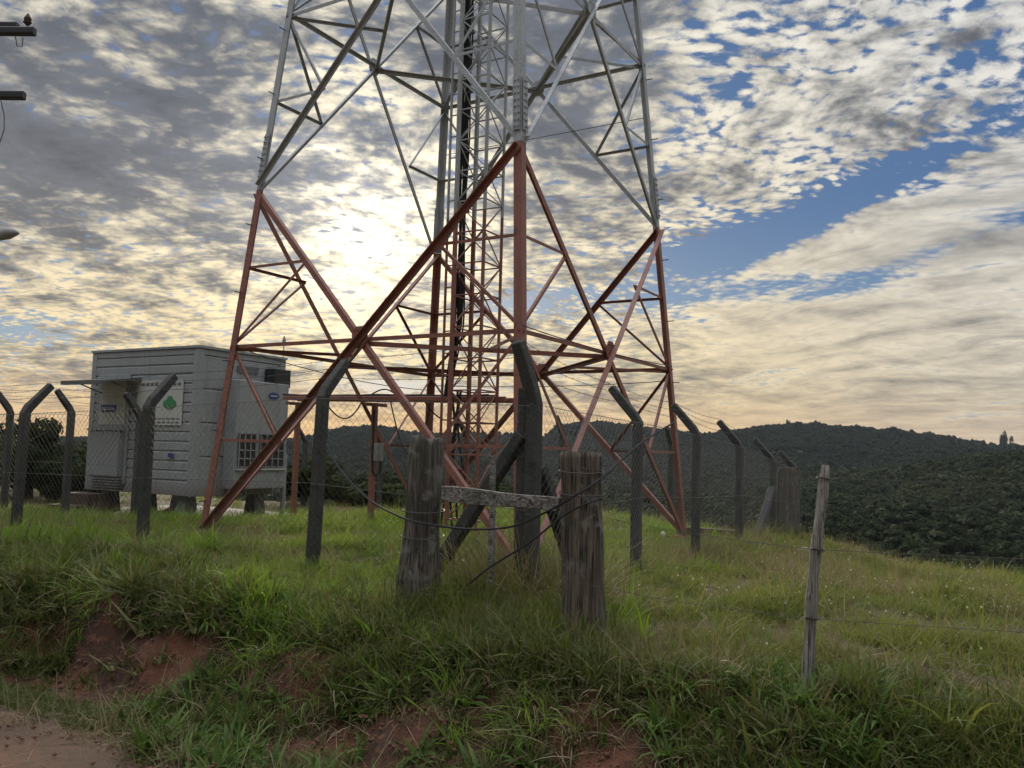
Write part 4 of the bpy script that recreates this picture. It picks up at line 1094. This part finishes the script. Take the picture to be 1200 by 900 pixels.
# dark grass on the bank and verge
X, Y = sample(90000, 2.4, 9.5, .9, seed=5); a, b = ab(X, Y)
vn = fbm(X*1.3, Y*1.3, 3, 87)
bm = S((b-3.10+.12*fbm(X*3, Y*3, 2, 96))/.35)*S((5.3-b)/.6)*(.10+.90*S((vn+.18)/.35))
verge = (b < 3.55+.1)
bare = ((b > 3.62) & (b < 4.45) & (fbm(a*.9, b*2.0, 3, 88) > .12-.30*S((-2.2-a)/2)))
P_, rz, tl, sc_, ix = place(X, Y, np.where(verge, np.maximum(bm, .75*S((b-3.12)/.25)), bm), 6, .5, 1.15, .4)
b2 = ab(P_[:, 0], P_[:, 1])[1]
sc_ = sc_*np.where(b2 < 3.62, .48, 1.0)*np.where(np.random.default_rng(6).uniform(0, 1, len(sc_)) > .95, 1.6, 1.0)
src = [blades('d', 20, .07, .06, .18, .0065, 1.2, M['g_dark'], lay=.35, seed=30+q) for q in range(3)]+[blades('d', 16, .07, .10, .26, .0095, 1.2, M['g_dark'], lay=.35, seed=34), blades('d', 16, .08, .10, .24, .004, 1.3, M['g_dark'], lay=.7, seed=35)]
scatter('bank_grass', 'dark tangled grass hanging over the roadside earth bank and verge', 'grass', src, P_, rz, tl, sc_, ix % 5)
# dry straw and dead stems
X, Y = sample(52000, 2.4, 20, .75, seed=7); a, b = ab(X, Y)
dn = fbm(X*1.0+7, Y*1.0, 3, 89)
dm = S((b-2.9)/.4)*(.10+.9*S((dn-.02)/.3))*(.35+.65*S((a+4.5)/2.5))*nomachine(X, Y)
dm = np.where((b > 3.6) & (b < 5.6), np.maximum(dm, .42), dm)
P_, rz, tl, sc_, ix = place(X, Y, dm*.75, 8, .6, 1.2, .4)
src = [blades('s', 18, .10, .10, .24, .0030, 1.3, M['g_dry'], lay=.8, seed=40+q) for q in range(3)]+[blades('s', 9, .05, .16, .34, .0025, .6, M['g_dry'], lay=.2, seed=44), blades('s', 12, .12, .06, .16, .0045, .8, M['g_dry'], lay=1.2, seed=45)]
scatter('dry_grass', 'dry straw-coloured grass and dead stems among the green', 'dry grass', src, P_, rz, tl, sc_, ix % 5)
X, Y = sample(9000, 2.4, 8, .9, seed=23); a, b = ab(X, Y)
P_, rz, tl, sc_, ix = place(X, Y, S((b-2.0)/.8)*S((3.5-b)/.2)*.35*S((fbm(X*1.5, Y*1.5, 2, 94)+.3)/.4), 24, .5, 1.0, .2)
P_[:, 2] += .012
src = [blades('x', 5, .12, .05, .16, .0028, .3, M['g_dry'], lay=1.45, seed=47+q) for q in range(3)]
scatter('loose_straw', 'loose straw stems lying along the edge of the dirt road', 'straw', src, P_, rz, tl, sc_, ix % 3)
# dark and dry tangle round the feet of the wooden posts
nn = 1500; r_ = np.random.default_rng(99); t = r_.uniform(0, 1, nn)
X = wp1.x+(wp2.x-wp1.x)*t+r_.normal(0, .16, nn); Y = wp1.y+(wp2.y-wp1.y)*t+.1+r_.normal(0, .20, nn)
P_, rz, tl, sc_, ix = place(X, Y, np.ones(nn)*.9, 9, .8, 1.5, .3)
src = [blades('t', 20, .08, .12, .30, .003, 1.1, M['g_dry'], lay=.4, seed=50), blades('t', 20, .07, .12, .28, .005, .9, M['g_dark'], seed=51), blades('t', 20, .07, .12, .28, .005, .9, M['g_field'], seed=52)]
scatter('post_weeds', 'tangle of dry and dark weeds between the two thick timber posts', 'weeds', src, P_, rz, tl, sc_, ix % 3)
# tall dead weeds grown into the mesh round the corner post and along the fence foot
nn = 900; r_ = np.random.default_rng(98); t = r_.uniform(0, 1, nn)
X = np.concatenate([corner.x+r_.normal(-.15, .38, nn), corner.x+E2[0]*9*t+r_.normal(0, .15, nn), corner.x-E1[0]*7*t+r_.normal(0, .15, nn)])
Y = np.concatenate([corner.y+r_.normal(.05, .28, nn), corner.y+E2[1]*9*t+r_.normal(0, .15, nn), corner.y-E1[1]*7*t+r_.normal(0, .15, nn)])
kp = np.concatenate([np.ones(nn)*.55, np.ones(nn)*.28, np.ones(nn)*.18])
P_, rz, tl, sc_, ix = place(X, Y, kp, 19, .6, 1.35, .22)
sc_ = sc_*np.where(np.hypot(P_[:, 0]-corner.x, P_[:, 1]-corner.y) < .8, 1.25, .8)
src = [blades('v', 14, .09, .25, .62, .0028, .9, M['g_dry'], lay=.2, seed=55), blades('v', 12, .08, .20, .55, .0024, 1.3, M['g_dry'], lay=.5, seed=56), blades('v', 16, .10, .15, .45, .004, 1.0, M['g_field'], lay=.2, seed=57), blades('v', 12, .10, .2, .5, .0035, 1.2, M['g_dark'], lay=.3, seed=58)]
scatter('dead_weeds', 'tall dead weeds and creepers tangled in the mesh around the corner fence post', 'weeds', src, P_, rz, tl, sc_, ix % 4)
X, Y = sample(5200, 7.0, 18, 1.0, half=.62, seed=29); a, b = ab(X, Y)
P_, rz, tl, sc_, ix = place(X, Y, S((b-6.0)/.6)*.6*S((fbm(X*.8, Y*.8, 3, 97)-.05)/.3)*nomachine(X, Y), 30, .5, 1.1, .2)
src = [blades('z', 14, .12, .15, .40, .0035, .9, M['g_dry'], lay=.3, seed=105), blades('z', 18, .12, .15, .42, .006, .9, M['g_field'], lay=.2, seed=106), blades('z', 18, .14, .12, .34, .010, 1.2, M['g_weed'], lay=.4, seed=107)]
scatter('scrub_weeds', 'taller patchy weeds standing in the grass inside the fence round the tower feet', 'weeds', src, P_, rz, tl, sc_, ix % 3)
# tangled overhang along the lip of the cut bank
nn = 2600; r_ = np.random.default_rng(97); A2 = r_.uniform(-9, 2.5, nn); B2 = 4.02+.18*S((A2+3)/2)+r_.normal(0, .09, nn); X, Y = xy(A2, B2)
P_, rz, tl, sc_, ix = place(X, Y, (.06+.50*S((fbm(X*1.4, Y*1.4, 2, 95)-.05)/.3))*(1-.55*S((-2.0-ab(X, Y)[0])/1.5)), 20, .55, 1.15, .45, False)
src = [blades('o', 18, .08, .12, .32, .0030, 1.5, M['g_dry'], lay=.9, seed=65), blades('o', 20, .08, .12, .30, .006, 1.4, M['g_dark'], lay=.6, seed=66), blades('o', 20, .08, .12, .30, .006, 1.3, M['g_lush'], lay=.5, seed=67), blades('o', 10, .05, .25, .50, .0022, 1.4, M['g_dry'], lay=1.0, seed=68)]
scatter('overhanging_grass', 'straggling green and straw grass hanging over the lip of the red earth bank', 'grass', src, P_, rz, tl, sc_, ix % 4)
# clods and pebbles of red earth
def stones(seed):
    r_ = np.random.default_rng(seed); m = MB()
    for k in range(7):
        c = Vector((*r_.uniform(-.12, .12, 2), 0)); rr_ = r_.uniform(.004, .020); n = 6; vs = []
        for (hz, kk) in ((-.4, .7), (.1, 1.), (.6, .6)):
            for j in range(n): vs.append(c+Vector((rr_*kk*math.cos(j*6.283/n)*r_.uniform(.75, 1.2), rr_*kk*math.sin(j*6.283/n)*r_.uniform(.75, 1.2), rr_*hz)))
        m.add(vs, [(i*n+j, i*n+(j+1) % n, (i+1)*n+(j+1) % n, (i+1)*n+j) for i in range(2) for j in range(n)]+[tuple(range(2*n, 3*n))])
    me = bpy.data.meshes.new('stones'); me.from_pydata(m.v, [], m.f); me.materials.append(M['clod']); return bpy.data.objects.new('stones', me)
M['clod'] = flat('red_earth_clod', (.13, .062, .038), .95, .45, 40)
X, Y = sample(16000, 2.4, 9, .9, seed=18); a, b = ab(X, Y)
P_, rz, tl, sc_, ix = place(X, Y, np.maximum(np.where(b < 3.25, .35, 0), .5*bare_mask(X, Y))*(b > .5), 21, .15, .9, .3, False)
scatter('earth_clods', 'loose red earth clods and small stones on the road edge and bank', 'stones', [stones(q) for q in range(3)], P_, rz, tl, sc_, ix % 3)
# broad-leaved clumps on the bank
X, Y = sample(2600, 2.6, 7.5, 1, seed=12); a, b = ab(X, Y)
P_, rz, tl, sc_, ix = place(X, Y, S((b-3.0)/.3)*S((5.6-b)/.5)*S((fbm(X*1.2, Y*1.2, 2, 90)-.0)/.3), 10, .7, 1.3, .25)
src = [blades('w', 16, .03, .10, .22, .016, 1.1, M['g_weed'], lay=.25, seed=60+q) for q in range(3)]
scatter('broad_weeds', 'broad-bladed bright green weed clumps along the bank', 'weeds', src, P_, rz, tl, sc_, ix % 3)
# white seed heads on the right-hand field
X, Y = sample(6000, 3.6, 18, .8, seed=13); a, b = ab(X, Y)
P_, rz, tl, sc_, ix = place(X, Y, S((X-.6)/1.2)*S((b-4.8)/.4)*.30*S((fbm(X, Y, 2, 92)+.3)/.4), 11, .7, 1.2, .1)
src = [flowers('fl', 2, .10, .12, 70), flowers('fl', 1, .12, .15, 71)]
scatter('wild_flowers', 'tiny white flower heads dotted through the right-hand field', 'wild flowers', src, P_, rz, tl, sc_, ix % 2)
# blue-green rosette between posts
c = on_b(640, 705, 5.2); me_ = blades('rosette', 16, .03, .16, .27, .028, .7, M['g_blue'], lay=.3, seed=80); me_.name = 'rosette_plant'; me_.location = (c.x, c.y, G(c.x, c.y)+.02); COL.objects.link(me_)
tag(me_, 'blue-green spiky rosette plant in the grass between the two thick timber posts', 'plant')
# fresh clumps at the foot of the slope that stand out singly
for k_, (px, b_, lab) in enumerate(((560+440, 4.15, 'fresh bright green grass clump low on the bank right of the stick post'), (700, 4.4, 'dark dense grass clump at the foot of the right thick timber post'))):
    c = on_b(px, 800, b_); o = blades('clump', 90, .13, .16, .32, .010 if k_ == 0 else .007, .9, M['g_weed'] if k_ == 0 else M['g_dark'], lay=.15, seed=82+k_); o.name = 'grass_clump'; o.location = (c.x, c.y, G(c.x, c.y)-.01); COL.objects.link(o); tag(o, lab, 'grass clump')

# ------------------------------------------------------------------ trees
def crown_mesh(name, seed, n=260, material=None, leaf=.16, core=True, lobes=9, flatz=.8):
    """a unit crown: lobes filled with small leaf clumps plus a dim broken core"""
    r_ = np.random.default_rng(seed); vs = []; fs = []; sh_ = []
    lb = [(r_.normal(0, .42, 3)*np.array([1, 1, .6])+np.array([0, 0, .55]), r_.uniform(.32, .55)) for _ in range(lobes)]
    for k in range(n):
        c, rad = lb[k % lobes]; d = r_.normal(0, 1, 3); d /= np.linalg.norm(d); p = c+d*rad*r_.uniform(.7, 1.05)*np.array([1, 1, flatz])
        s = leaf*r_.uniform(.6, 1.4); u = r_.normal(0, 1, 3); u -= d*u.dot(d)*.7; u /= np.linalg.norm(u); w = np.cross(d, u); w /= np.linalg.norm(w)+1e-6
        o = len(vs); vs += [p-u*s-w*s*.6, p+u*s*.2-w*s, p+u*s+w*s*.5+d*s*.3, p-u*s*.3+w*s*.9]; fs.append((o, o+1, o+2, o+3)); sv = r_.uniform(); sh_ += [sv]*4
    if core:
        for c, rad in lb:
            o = len(vs); R = rad*.80
            th_ = 6
            for i in range(1, 4):
                for j in range(th_):
                    ph_ = math.pi*i/4; a = 6.283*j/th_; vs.append(c+R*np.array([math.sin(ph_)*math.cos(a), math.sin(ph_)*math.sin(a), math.cos(ph_)*flatz])*r_.uniform(.85, 1.15)); sh_.append(.1)
            vs += [c+np.array([0, 0, R*flatz]), c-np.array([0, 0, R*flatz])]; sh_ += [.1, .1]
            for i in range(2):
                for j in range(th_): fs.append((o+i*th_+j, o+(i+1)*th_+j, o+(i+1)*th_+(j+1) % th_, o+i*th_+(j+1) % th_))
            for j in range(th_): fs.append((o+3*th_, o+j, o+(j+1) % th_)); fs.append((o+3*th_+1, o+2*th_+(j+1) % th_, o+2*th_+j))
    me = bpy.data.meshes.new(name); me.from_pydata([tuple(v) for v in vs], [], fs); me.update(); me.materials.append(material or M['crown'])
    at = me.attributes.new('shade', 'FLOAT', 'POINT'); at.data.foreach_set('value', sh_)
    return me
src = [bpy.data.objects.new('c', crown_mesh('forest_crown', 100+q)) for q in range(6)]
X, Y = sample(60000, 95, 1330, 1.3, half=.74, seed=15); r = np.hypot(X, Y)
meadow = fbm(X/70, Y/70, 3, 93)
azn = np.arctan2(X, Y)
m1 = ray(1065, 663); m2 = ray(1190, 668)
clear = np.where((r < 150) & (np.abs(azn-math.atan2(m1.x, m1.y)) < .04), 0, 1)*np.where((r < 160) & (azn > math.atan2(m2.x, m2.y)-.03), 0, 1)
keep = np.where(meadow > .95, .5, 1.0)*clear
keep = np.where(r > 1330, 0, keep)
P_, rz, tl, sc_, ix = place(X, Y, keep, 16, 1.8, 4.2, .06); sc_ = sc_*(1+.5*(np.random.default_rng(5).uniform(0, 1, len(sc_)) > .93))
hsc = sc_*np.random.default_rng(17).uniform(.7, 1.15, len(sc_)); S3 = np.stack([sc_, sc_, hsc], -1)
P_[:, 2] -= .12*sc_
far_ = (np.hypot(P_[:, 0], P_[:, 1]) > 700); S3[far_] *= 1.25
# sparse taller trees along the skyline
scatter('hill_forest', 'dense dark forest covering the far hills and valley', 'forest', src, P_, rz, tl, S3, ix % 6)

def tree(px, py, Y, height, width, label, seed, leafm, name='tree', trunk_r=.10, group=None, dens=700, leaf=.09):
    c = at_y(px, py, Y); g = G(c.x, c.y); r_ = random.Random(seed)
    root = empty(name, (c.x, c.y, g), label, name.replace('_', ' '), group)
    q = MB(); tp = Vector((c.x+r_.uniform(-.1, .1)*width, c.y, g+height*.75))
    q.tube([Vector((c.x, c.y, g-.3)), Vector((c.x, c.y, g+height*.3)).lerp(tp, .2), tp], [trunk_r*1.3, trunk_r, trunk_r*.4], 8)
    for k in range(6):
        s_ = Vector((c.x, c.y, g+height*(.25+.08*k))); a = r_.uniform(0, 6.28)
        q.tube([s_, s_+Vector((math.cos(a)*width*.22, math.sin(a)*width*.22, height*.12)), s_+Vector((math.cos(a)*width*.40, math.sin(a)*width*.40, height*.26))], [trunk_r*.5, trunk_r*.35, trunk_r*.1], 6)
    q.build('trunk', M['brown'], root, smooth=True)
    me = crown_mesh('crown', seed, dens, leafm, leaf, core=False, lobes=12)
    o = bpy.data.objects.new('crown', me); COL.objects.link(o); o.parent = root; o.scale = (width*.55, width*.55, height*.62); o.location = (0, 0, height*.22)
    return root
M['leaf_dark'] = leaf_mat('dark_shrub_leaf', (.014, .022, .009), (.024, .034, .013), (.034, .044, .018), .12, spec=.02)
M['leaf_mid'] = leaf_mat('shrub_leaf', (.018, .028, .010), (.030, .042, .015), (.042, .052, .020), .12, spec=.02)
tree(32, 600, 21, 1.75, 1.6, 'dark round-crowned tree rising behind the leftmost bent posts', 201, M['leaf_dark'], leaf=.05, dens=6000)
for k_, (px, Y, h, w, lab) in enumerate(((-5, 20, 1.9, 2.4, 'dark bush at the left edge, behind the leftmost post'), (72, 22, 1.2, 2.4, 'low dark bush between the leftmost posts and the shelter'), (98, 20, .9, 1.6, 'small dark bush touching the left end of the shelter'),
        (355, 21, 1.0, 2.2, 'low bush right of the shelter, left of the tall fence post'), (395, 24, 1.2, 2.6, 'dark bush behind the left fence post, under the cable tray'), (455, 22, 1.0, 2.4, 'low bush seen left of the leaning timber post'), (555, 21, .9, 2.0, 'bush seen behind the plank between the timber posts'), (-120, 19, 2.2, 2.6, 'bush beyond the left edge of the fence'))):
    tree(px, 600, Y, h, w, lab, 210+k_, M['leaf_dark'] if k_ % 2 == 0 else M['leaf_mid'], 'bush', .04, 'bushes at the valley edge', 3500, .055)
# emergent trees on the skyline
for k_, (px, h, w, lab) in enumerate(((923, 15, 9, 'lone taller tree on the crest of the right ridge, leftmost of the skyline trees'), (1178, 34, 15, 'tall spindly tree standing alone on the far right skyline'), (1068, 16, 10, 'tree standing proud of the ridge left of its long slope down'), (1022, 14, 12, 'broad tree on the middle of the right ridge crest'))):
    tree(px, 508, 1225, h, w*.8, lab, 230+k_, M['crown'], 'ridge_tree', .5, 'trees standing out on the ridge', 2500, .06)
